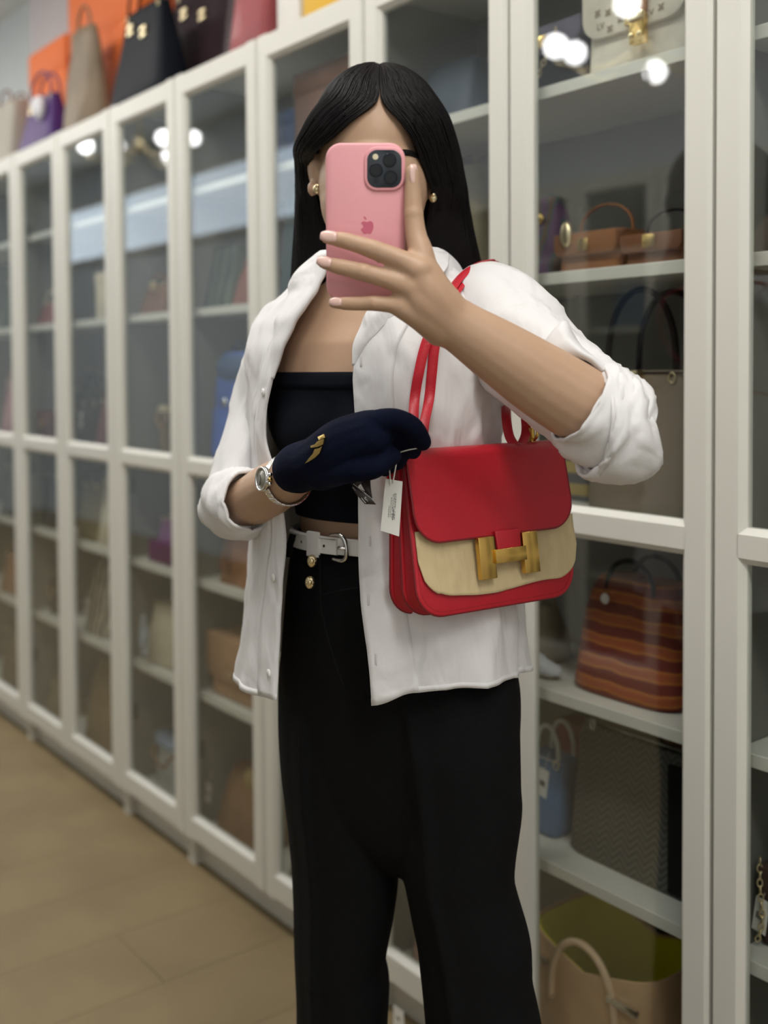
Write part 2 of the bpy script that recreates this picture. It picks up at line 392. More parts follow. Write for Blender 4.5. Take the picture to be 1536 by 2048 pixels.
# ------------------------------------------------------------------ the woman
SKIN = mat('skin', (0.50, 0.325, 0.215), 0.50, mottle=(30, .35, (0.45, 0.275, 0.175)), bump=(220, .04), sss=0.12)
NAIL = mat('nail', (0.70, 0.47, 0.41), 0.22, coat=.4)
NAILT = mat('nail_tip', (0.82, 0.72, 0.66), 0.3)
HAIR = mat('black_hair', (0.006, 0.005, 0.0055), 0.46, bump=(260, .6, (1, 1, .03)), spec=.18)
LINEN = mat('white_shirt_cloth', (0.74, 0.73, 0.735), 0.75, sheen=0.1)
def wrinkle(m):
    nt = m.node_tree; b = nt.nodes['Principled BSDF']; tc = nt.nodes.new('ShaderNodeTexCoord')
    mp = nt.nodes.new('ShaderNodeMapping'); mp.inputs['Scale'].default_value = (1, 1, .55); nt.links.new(tc.outputs['Object'], mp.inputs[0])
    a = nt.nodes.new('ShaderNodeTexNoise'); a.inputs['Scale'].default_value = 11; a.inputs['Detail'].default_value = 2.5; a.inputs['Distortion'].default_value = 1.6
    c = nt.nodes.new('ShaderNodeTexNoise'); c.inputs['Scale'].default_value = 600
    for q in (a, c): nt.links.new(mp.outputs[0], q.inputs[0])
    b1 = nt.nodes.new('ShaderNodeBump'); b1.inputs['Strength'].default_value = .55; b1.inputs['Distance'].default_value = .018
    b2 = nt.nodes.new('ShaderNodeBump'); b2.inputs['Strength'].default_value = .12; b2.inputs['Distance'].default_value = .001
    nt.links.new(a.outputs[0], b1.inputs['Height']); nt.links.new(c.outputs[0], b2.inputs['Height']); nt.links.new(b1.outputs[0], b2.inputs['Normal']); nt.links.new(b2.outputs[0], b.inputs['Normal'])
wrinkle(LINEN)
NAVYK = mat('black_navy_knit', (0.003, 0.0045, 0.009), 0.9, bump=(700, .2), spec=.15)
BLACK = mat('black_trouser_cloth', (0.0045, 0.0045, 0.005), 0.9, bump=(800, .2), mottle=(400, .5, (0.009, .009, .010)), spec=.12)
VELVET = mat('navy_velvet', (0.004, 0.0065, 0.022), 0.9, bump=(260, .3), mottle=(14, .8, (0.002, 0.003, 0.010)), sheen=.12, spec=.1)
WLEATH = mat('white_belt_leather', (0.80, 0.78, 0.75), 0.42, bump=(200, .1))
BUTN = mat('white_button', (0.85, 0.84, 0.82), 0.35)
LIP = mat('lip', (0.42, 0.15, 0.13), 0.4)
EYEW = mat('eye_white', (0.75, 0.72, 0.70), 0.2)
EYED = mat('eye_dark', (0.03, 0.015, 0.01), 0.15)
PC = V((0.0, 1.435, 0))
YAW = math.radians(30)
E1 = V((math.cos(YAW), -math.sin(YAW), 0)); E2 = V((-math.sin(YAW), -math.cos(YAW), 0))
woman = empty('person', (PC.x, PC.y, 0), None, 'woman in an open white shirt, black tube top and black trousers taking a mirror photo', 'person')
def part(name, vf, m, smooth=True, parent=None, label=None): return obj(name, vf, m, parent or woman, smooth, True, label)
def lerp_rows(rows, z):
    rows = sorted(rows)
    if z <= rows[0][0]: return rows[0][1:]
    for a, b in zip(rows, rows[1:]):
        if z <= b[0]:
            t = (z-a[0])/(b[0]-a[0]); t = t*t*(3-2*t)*.5 + t*.5
            return tuple(x+(y-x)*t for x, y in zip(a[1:], b[1:]))
    return rows[-1][1:]
# torso rows: z, cx, cy, a (half width), b (half depth)
TORSO = [(0.74, .012, 1.435, .130, .080), (0.80, .015, 1.435, .140, .090), (0.87, .014, 1.435, .145, .092), (0.95, .010, 1.435, .135, .088), (1.02, .004, 1.435, .124, .086),
         (1.075, 0, 1.435, .123, .088), (1.14, -.002, 1.432, .132, .093), (1.20, -.011, 1.430, .152, .104), (1.25, -.011, 1.430, .158, .104), (1.30, -.006, 1.432, .158, .096),
         (1.345, .002, 1.437, .150, .080), (1.375, .004, 1.442, .128, .066), (1.40, .005, 1.446, .070, .058), (1.43, .003, 1.448, .052, .052)]
def torso_pt(z, th, off=0.0):
    cx, cy, a, b = lerp_rows(TORSO, z); a += off; b += off
    return V((cx, cy, z)) + E1*(a*math.cos(th)) + E2*(b*math.sin(th))
def torso_ring(z, off=0.0, n=40): return [torso_pt(z, 2*math.pi*k/n, off) for k in range(n)]
torso = loft([torso_ring(z) for z in [.74+.0238*i for i in range(30)]])
# bust under the tube top
bust = []
for th in (70, 112):
    p = torso_pt(1.195, math.radians(th), -.035); bust.append(ellip(p, (.058, .058, .055)))
# --- head
HC = P(748, 300, 1.452)
parts = [torso] + bust
parts.append(ellip(HC, (.073, .092, .098), n=48, m=32))
parts.append(ellip(P(746, 375, 1.425), (.0715, .078, .085), n=48, m=32))
parts.append(ellip(P(745, 422, 1.412), (.061, .060, .056), n=48, m=32))           # jaw and chin
parts.append(ellip(P(745, 400, 1.418), (.0685, .070, .072), n=48, m=32))
parts.append(ellip(P(744, 455, 1.372), (.018, .016, .015)))
parts.append(stube([P(744, 335, 1.352), P(744, 365, 1.338), P(744, 385, 1.331)], [.008, .010, .012], 10, round_ends=True))   # nose
parts.append(ellip(P(744, 388, 1.340), (.017, .010, .008)))
parts.append(ellip(P(744, 422, 1.362), (.024, .009, .014)))
for sx, ex, ey in ((-1, 627, 340), (1, 864, 348)):                     # ears
    R = Matrix.Rotation(math.radians(-18*sx), 3, 'Z') @ Matrix.Rotation(math.radians(8*sx), 3, 'Y')
    parts.append(ellip(P(ex, ey, 1.440), (.007, .017, .031), R))
    parts.append(ellip(P(ex+3*sx, ey+38, 1.432), (.006, .009, .010), R))
parts.append(stube([P(748, 440, 1.452), P(752, 520, 1.452), P(756, 610, 1.445)], [.048, .047, .056], 20, round_ends=True))
# --- camera arm (image right): forearm, wrist, hand
def ch(pts, rad, n=14, k=5, **kw): return stube([P(*p) for p in pts], rad, n, k, round_ends=True, **kw)
ARM_R = [((1003, 628, 1.36), .046), ((1085, 715, 1.29), .043), ((1170, 800, 1.215), .040), ((1226, 846, 1.178), .039)]
parts.append(ch([a for a, r in ARM_R], [r for a, r in ARM_R]))
parts.append(ch([(1226, 842, 1.176), (1160, 808, 1.168), (1085, 762, 1.158), (1000, 706, 1.146), (930, 660, 1.136), (888, 632, 1.130)], [.042, .0425, .0405, .035, .029, .0265], 18))
HS = []      # hand holding the phone
HS.append(ch([(900, 640, 1.131), (868, 592, 1.120), (846, 545, 1.116)], [0.0264, 0.0231, 0.0187]))
HS.append(ch([(895, 640, 1.131), (860, 590, 1.114), (836, 541, 1.108)], [0.0242, 0.0209, 0.0138]))
HS.append(ch([(890, 645, 1.131), (852, 608, 1.114), (822, 578, 1.110)], [0.0242, 0.0198, 0.0132]))
HS.append(ch([(885, 652, 1.131), (845, 630, 1.118), (803, 613, 1.115)], [0.0231, 0.0182, 0.0127]))
HS.append(ch([(846, 545, 1.116), (842, 505, 1.118), (832, 470, 1.122), (827, 425, 1.124), (825, 385, 1.124), (824, 342, 1.122)], [0.0165, 0.0134, 0.0113, 0.0103, 0.0090, 0.0070]))
HS.append(ch([(838, 540, 1.108), (795, 517, 1.108), (746, 499, 1.110), (716, 489, 1.112), (688, 481, 1.114), (654, 475, 1.117)], [0.0134, 0.0108, 0.0101, 0.0092, 0.0088, 0.0069]))
HS.append(ch([(826, 577, 1.110), (780, 560, 1.109), (727, 545, 1.111), (700, 538, 1.113), (677, 533, 1.114), (646, 525, 1.117)], [0.0130, 0.0101, 0.0096, 0.0088, 0.0084, 0.0066]))
HS.append(ch([(806, 613, 1.115), (780, 609, 1.114), (748, 607, 1.115), (718, 607, 1.117), (694, 607, 1.119), (667, 606, 1.122)], [0.0123, 0.0090, 0.0083, 0.0077, 0.0074, 0.0059]))
HS.append(ch([(885, 610, 1.140), (850, 560, 1.160), (815, 500, 1.166), (790, 450, 1.166), (775, 410, 1.164)], [0.0231, 0.0165, 0.0119, 0.0108, 0.0090]))
HS.append(ch([(842, 520, 1.125), (850, 548, 1.13), (868, 590, 1.135)], [0.0110, 0.0165, 0.0220]))            # web between thumb and palm
for px, py, Y, r_ in ((746, 498, 1.1075, .0100), (727, 544, 1.1085, .0094), (748, 606, 1.1130, .0082), (827, 428, 1.1225, .0100), (838, 540, 1.1055, .0135), (826, 577, 1.1075, .0125)): HS.append(ellip(P(px, py, Y), (r_*1.05, r_, r_)))
parts += HS
# --- bag arm (image left)
ARM_L = [((566, 655, 1.525), .031), ((526, 790, 1.50), .030), ((488, 925, 1.458), .030), ((474, 1002, 1.44), .031)]
parts.append(ch([a for a, r in ARM_L], [r for a, r in ARM_L]))
parts.append(ch([(474, 1002, 1.44), (505, 1000, 1.40), (540, 980, 1.35), (578, 955, 1.295), (608, 938, 1.255)], [.033, .0335, .0335, .0285, .0245], 18))
def glove_hand(g):
    h = []
    h.append(ch([(600, 935, 1.262), (640, 920, 1.235), (690, 890, 1.205), (740, 868, 1.185)], [.026+g, .028+g, .030+g, .026+g]))
    h.append(ch([(640, 935, 1.24), (690, 915, 1.21), (735, 908, 1.195)], [.026+g, .027+g, .022+g]))
    h.append(ch([(735, 850, 1.180), (785, 838, 1.168), (825, 853, 1.170), (845, 884, 1.182)], [.0135+g, .0105+g, .0095+g, .0085+g]))
    h.append(ch([(742, 868, 1.190), (795, 858, 1.188), (822, 880, 1.196), (826, 902, 1.208)], [.0135+g, .0105+g, .009+g, .008+g]))
    h.append(ch([(740, 890, 1.197), (785, 886, 1.200), (800, 908, 1.212), (795, 925, 1.226)], [.0125+g, .010+g, .0085+g, .0075+g]))
    h.append(ch([(728, 912, 1.203), (765, 915, 1.212), (778, 930, 1.226), (770, 940, 1.238)], [.0115+g, .009+g, .0075+g, .0065+g]))
    h.append(ch([(650, 945, 1.225), (705, 940, 1.185), (748, 936, 1.175), (785, 912, 1.180)], [.016+g, .0125+g, .0105+g, .0085+g]))
    return h
parts += glove_hand(-.0015)
# --- legs and feet (inside the trousers)
for (hx, hy, kx, ky, fx, fy) in ((-.075, 1.475, -.065, 1.47, -.07, 1.47), (.095, 1.385, .115, 1.365, .150, 1.355)):
    parts.append(stube([(hx, hy, .80), (kx, ky, .47), (fx, fy+.015, .25), (fx, fy+.03, .08)], [.066, .050, .044, .034], 16, round_ends=True))
    parts.append(stube([(fx, fy+.045, .045), (fx-.03, fy-.05, .045), (fx-.06, fy-.13, .032)], [.032, .036, .030], 12, round_ends=True))
BODYME = union(parts[:1]+parts[3:12], .0035, 3)
body = part('body', union(parts, .0028, 3), SKIN)
from mathutils.bvhtree import BVHTree
def bvh_of(me_or_obj, M=None):
    me = me_or_obj.data if hasattr(me_or_obj, 'data') else me_or_obj
    M = M or ROOTM[me_or_obj.name]
    return BVHTree.FromPolygons([M @ v.co for v in me.vertices], [tuple(p.vertices) for p in me.polygons])
def hit(b, px, py, off=.001, fallback=1.3):
    o = V((0, 0, CAMZ)); d = ray(px, py).normalized(); h = b.ray_cast(o, d)
    if h[0] is None: return P(px, py, fallback), V((0, -1, 0))
    n = h[1] if h[1].dot(d) < 0 else -h[1]
    return h[0] - d*off, n
HEADB = bvh_of(BODYME, Matrix.Identity(4))
# --- nails
def nail(base, tip, wdt, up, lift, tipcol=True):
    b, t = V(base), V(tip); ax = (t-b); L = ax.length; ax.normalize(); up = V(up); up = (up-ax*up.dot(ax)).normalized(); sd = ax.cross(up)
    rings = []
    for i in range(6):
        f = i/5; ww = wdt*(.82+.25*math.sin(f*math.pi)) * (1.0 if f < .9 else .8)
        rings.append([b+ax*L*f + sd*ww*math.sin(a) + up*(lift + wdt*.75*(math.cos(a)-1) - .0012*f*f) for a in [math.radians(-65+130*k/6) for k in range(7)]])
    n0 = loft(rings, False)
    return n0
tow = V((0, -1, 0))
FN = [((676, 478, 1.1135), (643, 473, 1.117), .0066, (0, -1, .25), .0068), ((665, 530, 1.1135), (636, 522, 1.117), .0062, (0, -1, .25), .0064), ((686, 607, 1.1185), (661, 605, 1.122), .0052, (0, -1, .25), .0058), ((824, 372, 1.1225), (823, 330, 1.1215), .0058, (.55, -.8, .1), .0066)]
for b, t, w_, up, lf in FN:
    n0 = nail(P(*b), P(*t), w_, up, lf)
    nm = mod_apply(n0, [('SOLIDIFY', dict(thickness=.0007, offset=0))])
    part('fingernail', nm, NAIL)
# --- face details
for ex in (706, 788):
    e = part('eye', ellip(hit(HEADB, ex, 341, 0, 1.37)[0]+V((0, .0022, 0)), (.0135, .0060, .0058), Matrix.Rotation(math.radians(10 if ex > 745 else -10), 3, 'Z')), EYEW); part('iris', ellip(hit(HEADB, ex, 341, 0, 1.37)[0]+V((0, -.0020, 0)), (.0056, .0026, .0056)), EYED, parent=e)
    lid = [hit(HEADB, ex+q, y_, .0006, 1.37)[0] for q, y_ in ((-20, 341), (-10, 334), (0, 331), (10, 334), (20, 341))]
    part('eyelid', stube(lid, [.0008, .0014, .0016, .0014, .0008], 8, 4, round_ends=True), HAIR)
    b0 = -1 if ex < 745 else 1
    br = [hit(HEADB, ex+b0*q, y_, .0004, 1.38)[0] for q, y_ in ((-20, 313), (4, 307), (28, 306), (42, 311), (52, 318))]
    part('eyebrow', stube(br, [.0034, .0042, .0044, .0036, .0012], 8, 5, round_ends=True), HAIR)
lh = lambda x, y, o_=.0: hit(HEADB, x, y, o_, 1.35)[0]
part('lips', merge([stube([lh(722, 421), lh(744, 417, .002), lh(766, 421)], [.0015, .0038, .0015], 10), stube([lh(724, 423), lh(744, 428, .002), lh(764, 423)], [.0015, .0044, .0015], 10)]), LIP)
# --- earrings
for px, py, Y in ((634, 378, 1.418), (866, 396, 1.420)):
    e = part('earring', ellip(P(px, py, Y), (.0052, .0045, .0060)), GOLDP)
    part('pearl', ellip(P(px+1, py-6, Y-.004), (.003, .003, .003)), GOLDP, parent=e)

# ------------------------------------------------------------------ hair: strands from the part falling down both sides
def hair_rows(side):
    # py, outer px, inner px (edge towards the face), Y outer, Y inner
    if side < 0:
        return [(130, 744, 757, 1.455, 1.44), (141, 707, 757, 1.46, 1.415), (170, 668, 757, 1.465, 1.385), (205, 646, 752, 1.47, 1.365), (240, 629, 706, 1.475, 1.362), (275, 614, 668, 1.475, 1.375), (305, 604, 633, 1.475, 1.40), (340, 600, 624, 1.478, 1.448),
                (400, 598, 634, 1.485, 1.455), (450, 596, 648, 1.50, 1.465), (500, 592, 662, 1.515, 1.475), (560, 587, 672, 1.535, 1.49), (640, 580, 680, 1.555, 1.51), (760, 575, 690, 1.58, 1.545)]
    return [(130, 771, 759, 1.455, 1.44), (141, 808, 759, 1.46, 1.415), (170, 846, 760, 1.465, 1.385), (205, 872, 766, 1.47, 1.365), (240, 889, 797, 1.475, 1.362), (275, 900, 820, 1.475, 1.368), (310, 910, 836, 1.475, 1.38), (350, 918, 850, 1.478, 1.40),
            (385, 925, 862, 1.482, 1.415), (420, 932, 856, 1.49, 1.44), (460, 940, 850, 1.50, 1.455), (500, 949, 845, 1.51, 1.465), (560, 962, 840, 1.53, 1.48), (640, 968, 835, 1.555, 1.51), (760, 970, 830, 1.58, 1.545)]
RINGS = {}
def hair_sheet(side):
    rows = crom(hair_rows(side), 5); rings = []
    for j, (py, po, pi, Yo, Yi) in enumerate(rows):
        o, i = P(po, py, Yo), P(pi, py, Yi)
        c = P(754, min(py, 330), 1.465); c.z = (o.z+i.z)/2
        # back point: behind the skull
        bk = V((c.x, 1.545 + max(0, (py-430))*.00021, o.z)); 
        if py < 330:
            f = (330-py)/205; bk.y = 1.462 + .092*math.sqrt(max(0, 1-f*f)); 
        if py < 200: bk.z = o.z
        mid_of = (o-c); mid_if = (i-c)
        q1 = (o+i)/2 + ((o-c).normalized()+(i-c).normalized()).normalized()*0.20*(o-i).length + V((0, -.10*(o-i).length, 0))
        q2 = (o+bk)/2 + V((side*.20*(o-bk).length, .12*(o-bk).length, 0))
        bk2 = bk.copy()
        ring = crom([i, q1, o, q2, bk2], 14)
        out = []
        for k, p in enumerate(ring):
            p = V(p); u = k/(len(ring)-1)
            a = noise.noise(V((u*42, j*.045, side*3.1)))*.0022 + noise.noise(V((u*110, j*.03, side*7.7)))*.0011
            d = (p-c); d.z = 0
            if d.length > 1e-4: p = p + d.normalized()*a
            out.append(p)
        rings.append(out)
    RINGS[side] = rings
    return mod_apply(loft(rings, False), [('SOLIDIFY', dict(thickness=.004, offset=0)), ('SMOOTH', dict(iterations=1, factor=.5))])
def hair_fix(me, c):
    return me
hl = hair_sheet(-1); hr = hair_sheet(1)
# a closed core so no scalp shows through
core = union([ellip(P(754, 262, 1.475), (.083, .080, .088)), stube([P(752, 300, 1.50), P(762, 420, 1.515), P(770, 560, 1.54), P(772, 740, 1.565)], [.078, .085, .098, .10], 20, flat=.42, up=(1, 0, 0), round_ends=True)], .005, 4)
hm = bpy.data.meshes.new('hair'); bm = bmesh.new()
for m_ in (hl, hr, core): bm.from_mesh(m_)
bm.to_mesh(hm); bm.free()
hair = part('hair', hm, HAIR)
# loose strands
st = []
for i in range(760):
    side = -1 if i % 2 else 1; rg = RINGS[side]; L_ = len(rg); nC = len(rg[0])
    c0 = random.uniform(0, 34) if random.random() < .85 else random.uniform(0, nC-2); r0 = random.choice((0, 0, 1, 2, 4, 8)) + random.randint(0, 3); r1 = random.randint(int(L_*.6), L_-1); drift = random.uniform(-2.0, 2.0); lift = random.uniform(.0016, .0036); pts = []
    for j in range(r0, r1, 3):
        cc = min(nC-1.01, max(0, c0 + drift*(j/L_) + .35*math.sin(j*.21+i))); k0 = int(cc); f = cc-k0
        p = rg[j][k0]*(1-f)+rg[j][k0+1]*f; ctr = V((P(754, 330, 1.465).x, 1.465, p.z)); d = p-ctr; d.z = 0
        pts.append(p + (d.normalized() if d.length > 1e-4 else V((0, -1, 0)))*lift + V((0, 0, .0012 if j < 12 else 0)))
    if len(pts) > 4: st.append(stube(pts, [.0003]+[.0008]*(len(pts)-2)+[.0003], 3, 2))
o = part('hair_strands', merge(st), HAIR, parent=hair); o['kind'] = 'stuff'

# ------------------------------------------------------------------ tube top
tt = []
zs = [1.088, 1.0885, 1.095, 1.11] + [1.13+.015*i for i in range(10)]
TTZ0, TTZ1 = 1.079, 1.275
rows = []
NT = 90
bc = [torso_pt(1.195, math.radians(th), -.035) for th in (70, 112)]
for i in range(26):
    z = TTZ0 + (TTZ1-TTZ0)*i/25; r = []
    for k in range(NT):
        th = 2*math.pi*k/NT; p = torso_pt(z, th, .004)
        d = E1*math.cos(th)+E2*math.sin(th)
        for c in bc:      # follow the bust
            h = 1-((z-c.z)/.060)**2
            if h > 0:
                R = .062*math.sqrt(h); q = V((c.x, c.y, z)); rel = p-q
                if rel.length < R: p = q + rel.normalized()*R if rel.length > 1e-5 else p
        if i in (20,): p = p - d*.0012
        r.append(p)
    rows.append(r)
me = mod_apply(loft(rows, True, False), [('SMOOTH', dict(iterations=8, factor=.5)), ('SOLIDIFY', dict(thickness=.003, offset=0))])
top = part('tube_top', me, NAVYK)
part('top_band', mod_apply(loft([[p + (p-V((PC.x, PC.y, p.z))).normalized()*.0012 for p in rows[i]] for i in range(22, 26)], True, False), [('SMOOTH', dict(iterations=3)), ('SOLIDIFY', dict(thickness=.003, offset=0))]), NAVYK, parent=top)

# ------------------------------------------------------------------ trousers
def sil_loft(rows, n=48, crease=None, k=5, shear=0.0):
    rings = []
    for (py, l, r, Yc, hy) in crom(rows, k):
        a, b = P(l, py, Yc), P(r, py, Yc); c = (a+b)/2; hx = (b-a).length/2; ring = []
        for q in range(n):
            t = 2*math.pi*q/n; ca, sa = math.cos(t), math.sin(t)
            ca = math.copysign(abs(ca)**.9, ca); sa = math.copysign(abs(sa)**.9, sa)
            y = -hy*sa
            if crease is not None:
                dd = (t-crease+math.pi) % (2*math.pi) - math.pi; y -= .014*math.exp(-(dd/.10)**2)
            ring.append(c + V((hx*ca, y - shear*hx*ca, 0)))
        rings.append(ring)
    return loft(rings)
pelv = [(1092, 583, 1000, 1.425, .100), (1110, 576, 1008, 1.425, .104), (1180, 567, 1000, 1.425, .108), (1260, 560, 1010, 1.425, .110), (1350, 554, 1030, 1.425, .110), (1450, 558, 1030, 1.425, .106), (1540, 570, 1024, 1.425, .098), (1620, 600, 1005, 1.425, .088), (1680, 680, 940, 1.425, .075), (1728, 740, 850, 1.425, .04)]
legl = [(1240, 575, 780, 1.45, .06), (1330, 556, 830, 1.462, .085), (1450, 554, 800, 1.465, .098), (1550, 560, 792, 1.468, .098), (1650, 573, 793, 1.47, .096), (1735, 581, 797, 1.472, .094), (1810, 585, 788, 1.472, .092), (1900, 587, 772, 1.472, .090), (1950, 589, 779, 1.472, .090), (2048, 592, 775, 1.472, .092), (2300, 590, 772, 1.472, .100), (2600, 586, 780, 1.472, .108)]
legr = [(1240, 800, 1010, 1.40, .06), (1330, 740, 1030, 1.395, .092), (1450, 755, 1034, 1.388, .107), (1550, 772, 1036, 1.385, .107), (1600, 780, 1038, 1.383, .106), (1690, 791, 1026, 1.380, .104), (1735, 798, 1024, 1.378, .102), (1770, 808, 1031, 1.376, .102), (1850, 824, 1054, 1.372, .104), (1900, 834, 1058, 1.370, .104), (1940, 839, 1060, 1.368, .105), (2048, 850, 1082, 1.365, .108), (2300, 870, 1120, 1.360, .115), (2650, 890, 1170, 1.355, .122)]
tro = union([sil_loft(pelv, shear=.30), sil_loft(legl, crease=math.radians(122), shear=.25), sil_loft(legr, crease=math.radians(118), shear=.25)], .0042, 3)
trousers = part('trousers', tro, BLACK)
# waist ring for belt etc (body yaw)
WZ = 1.053
def waist_pt(th, z, off): return torso_pt(z, th, off)
def th_for_px(fn, target, lo=20, hi=157):
    best = None
    for i in range(0, 721):
        th = math.radians(lo+(hi-lo)*i/720); x = proj(fn(th))[0]
        if best is None or abs(x-target) < best[0]: best = (abs(x-target), th)
    return best[1]
def band(z0, z1, off, t0, t1, n=60, thick=.0035, closed=False, tilt=0.0):
    rings = []
    for i in range(n+(0 if closed else 1)):
        th = t0+(t1-t0)*i/n
        a, b = waist_pt(th, (z0+z1)/2, off), waist_pt(th, (z0+z1)/2, off+thick)
        rings.append([V((a.x, a.y, z0)), V((b.x, b.y, z0+.001)), V((b.x, b.y, z1-.001)), V((a.x, a.y, z1))])
    return loft(rings, True, True, closed)
belt = part('belt', band(WZ-.0108, WZ+.0108, .012, 0, 2*math.pi, 90, closed=True), WLEATH, smooth=40, label='white leather belt')
bt = lambda px, off=.0155: th_for_px(lambda th: waist_pt(th, WZ, off), px)
tb = bt(680)
part('overlap', band(WZ-.0108, WZ+.0108, .0158, bt(676), bt(583), 30), WLEATH, smooth=40, parent=belt)
for zz in (WZ-.0095, WZ+.0095): part('stitching', band(zz-.0004, zz+.0004, .0193, bt(676), bt(583), 30, .0003), mat('belt_thread', (.45, .43, .40), .8), parent=belt)
tk0, tk1 = bt(644), bt(622)
part('keeper_loop', band(WZ-.0165, WZ+.0165, .0185, tk0, tk1, 8, .004), WLEATH, smooth=40, parent=belt)
for px in (595, 608, 652, 682):
    th = bt(px); c = waist_pt(th, WZ, .0192); d = (E1*math.cos(th)+E2*math.sin(th))
    part('belt_hole', disc(c-d*.0004, d, .0018, .0008, 10), INK, parent=belt)
bp = [waist_pt(bt(px), z, .0205) for px, z in ((668, WZ+.017), (685, WZ+.0168), (694, WZ+.011), (697, WZ), (694, WZ-.011), (685, WZ-.0168), (668, WZ-.017))]
bp = [V((p.x, p.y, z)) for p, z in zip(bp, (WZ+.0155, WZ+.0165, WZ+.0115, WZ, WZ-.0115, WZ-.0165, WZ-.0155))]
buckle = part('buckle', stube(bp, [.0018, .0026, .0030, .0032, .0030, .0026, .0018], 10, round_ends=True), STEEL, parent=belt)
part('buckle_prong', stube([waist_pt(bt(696), WZ, .0225), waist_pt(bt(686), WZ, .0245), waist_pt(bt(679), WZ, .020)], [.0016, .0018, .0014], 8, round_ends=True), STEEL, parent=belt)
part('waistband', band(.990, WZ+.004, .0090, 0, 2*math.pi, 80, .003, closed=True), BLACK, smooth=40, parent=trousers)
# fly placket, gold buttons, belt loops
for k, (px, py) in enumerate(((624, 1122), (620, 1165))):
    Y = 1.335 - .004*k
    bn = part('trouser_button', ellip(P(px, py, Y), (.0062, .0042, .0080)), GOLDP)
    vs = [ellip(P(px, py, Y-.0028), (.0030, .0026, .0040), n=10, m=6)]
    for a in range(8): vs.append(ellip(P(px, py, Y-.0022)+V((.0042*math.cos(a*.785), 0, .0055*math.sin(a*.785))), (.0012, .0018, .0012), n=6, m=4))
    part('relief', merge(vs), GOLDP, parent=bn)
fly = [P(px, py, Y) for px, py, Y in ((640, 1110, 1.334), (641, 1180, 1.327), (645, 1230, 1.320), (665, 1310, 1.314), (690, 1380, 1.312))]
part('fly_seam', stube(fly, .0016, 6, flat=.6), BLACK)
wbs = [P(px, py, Y) for px, py, Y in ((642, 1190, 1.327), (680, 1182, 1.318), (718, 1176, 1.308))]
part('waistband_seam', stube(wbs, .0012, 6, flat=.6), BLACK)
part('belt_loop', tube([P(586, 1068, 1.398), P(580, 1090, 1.396), P(579, 1115, 1.394)], .0045, 8, flat=.4, up=(1, 0, 0)), BLACK)
for (hx, hy) in ((-.075, 1.445), (.155, 1.33)):       # shoes
    sh = union([stube([(hx+.01, hy+.07, .035), (hx-.025, hy-.04, .038), (hx-.06, hy-.14, .028)], [.036, .043, .034], 14, round_ends=True)], .004, 3)
    part('shoe', sh, mat('black_shoe_leather', (.012, .012, .012), .35))
# ------------------------------------------------------------------ open white shirt
def nz(x, y, z=0.0): return noise.noise(V((x, y, z)))
# z, silhouette left px, right px, half depth, opening left px, opening right px
SH = [(0.862, 470, 1040, .152, 556, 744), (0.90, 478, 1036, .150, 558, 740), (0.95, 487, 1031, .147, 564, 730), (1.0, 497, 1022, .143, 570, 722), (1.065, 508, 1005, .140, 579, 718), (1.13, 512, 992, .140, 566, 718),
      (1.19, 504, 992, .142, 535, 716), (1.225, 504, 992, .140, 536, 712), (1.26, 506, 992, .134, 550, 707), (1.30, 505, 995, .124, 566, 712), (1.335, 512, 1008, .110, 590, 738), (1.36, 545, 990, .097, 618, 765), (1.38, 585, 955, .086, 636, 790), (1.405, 632, 905, .076, 652, 815), (1.425, 655, 880, .072, 664, 826)]
def sh_par(z):
    l, r, b, ol, or_ = lerp_rows(SH, z)
    xl, xr = (l-CX)/F*1.46, (r-CX)/F*1.41
    ext = (xr-xl)/2; cx = (xr+xl)/2
    a = math.sqrt(max(1e-6, ext*ext - (b*math.sin(YAW))**2))/math.cos(YAW)
    return cx, a, b, ol, or_
def sh_pt(z, th, off=0.0, par=None):
    cx, a, b, _, _ = par or sh_par(z)
    return V((cx, 1.435, z)) + E1*((a+off)*math.cos(th)) + E2*((b+off)*math.sin(th))
def sh_open(z):
    par = sh_par(z); best = [None, None]
    for i in range(361):
        t = math.radians(85+i*(180-math.degrees(math.atan(par[2]/par[1]*math.tan(YAW)))-88)/361)
        e = abs(proj(sh_pt(z, t, 0, par))[0]-par[3])
        if best[0] is None or e < best[0][0]: best[0] = (e, t)
        t = math.radians(-10+i*.33)
        e = abs(proj(sh_pt(z, t, 0, par))[0]-par[4])
        if best[1] is None or e < best[1][0]: best[1] = (e, t)
    return best[0][1], best[1][1]
ZS = [0.862+(1.425-0.862)*i/70 for i in range(71)]
OPN = [sh_open(z) for z in ZS]
def smooth_list(a, n=3):
    for _ in range(n): a = [a[0]]+[(a[i-1]+a[i]*2+a[i+1])/4 for i in range(1, len(a)-1)]+[a[-1]]
    return a
OL = smooth_list([o[0] for o in OPN]); OR = smooth_list([o[1] for o in OPN])
NS = 170
def fold_off(z, th, u):
    hem = max(0, min(1, (1.16-z)/.28)); up = max(0, min(1, (z-1.12)/.2))
    f = .0075*hem*math.sin(th*7.0 + 1.3*math.sin(z*6) + 2*nz(th*.7, z*2)) + .004*hem*math.sin(th*15+z*9)
    q = th*1.9 + z*5.0
    f += (.0065*nz(q*1.3, z*2.2+th*.5, 3.1) + .004*nz(th*5+z*8, z*3, 8.8))*(.5+.5*up+.4*hem)
    r = nz(th*2.4 - z*9, z*2.0 + th, 5.5); f += .007*max(0, 1-abs(r)*5)*(.35+.65*up)
    r = nz(th*3.1 + z*7, z*1.3 - th*.6, 12.5); f += .005*max(0, 1-abs(r)*7)*(.5+.5*hem)
    return f
rows = []
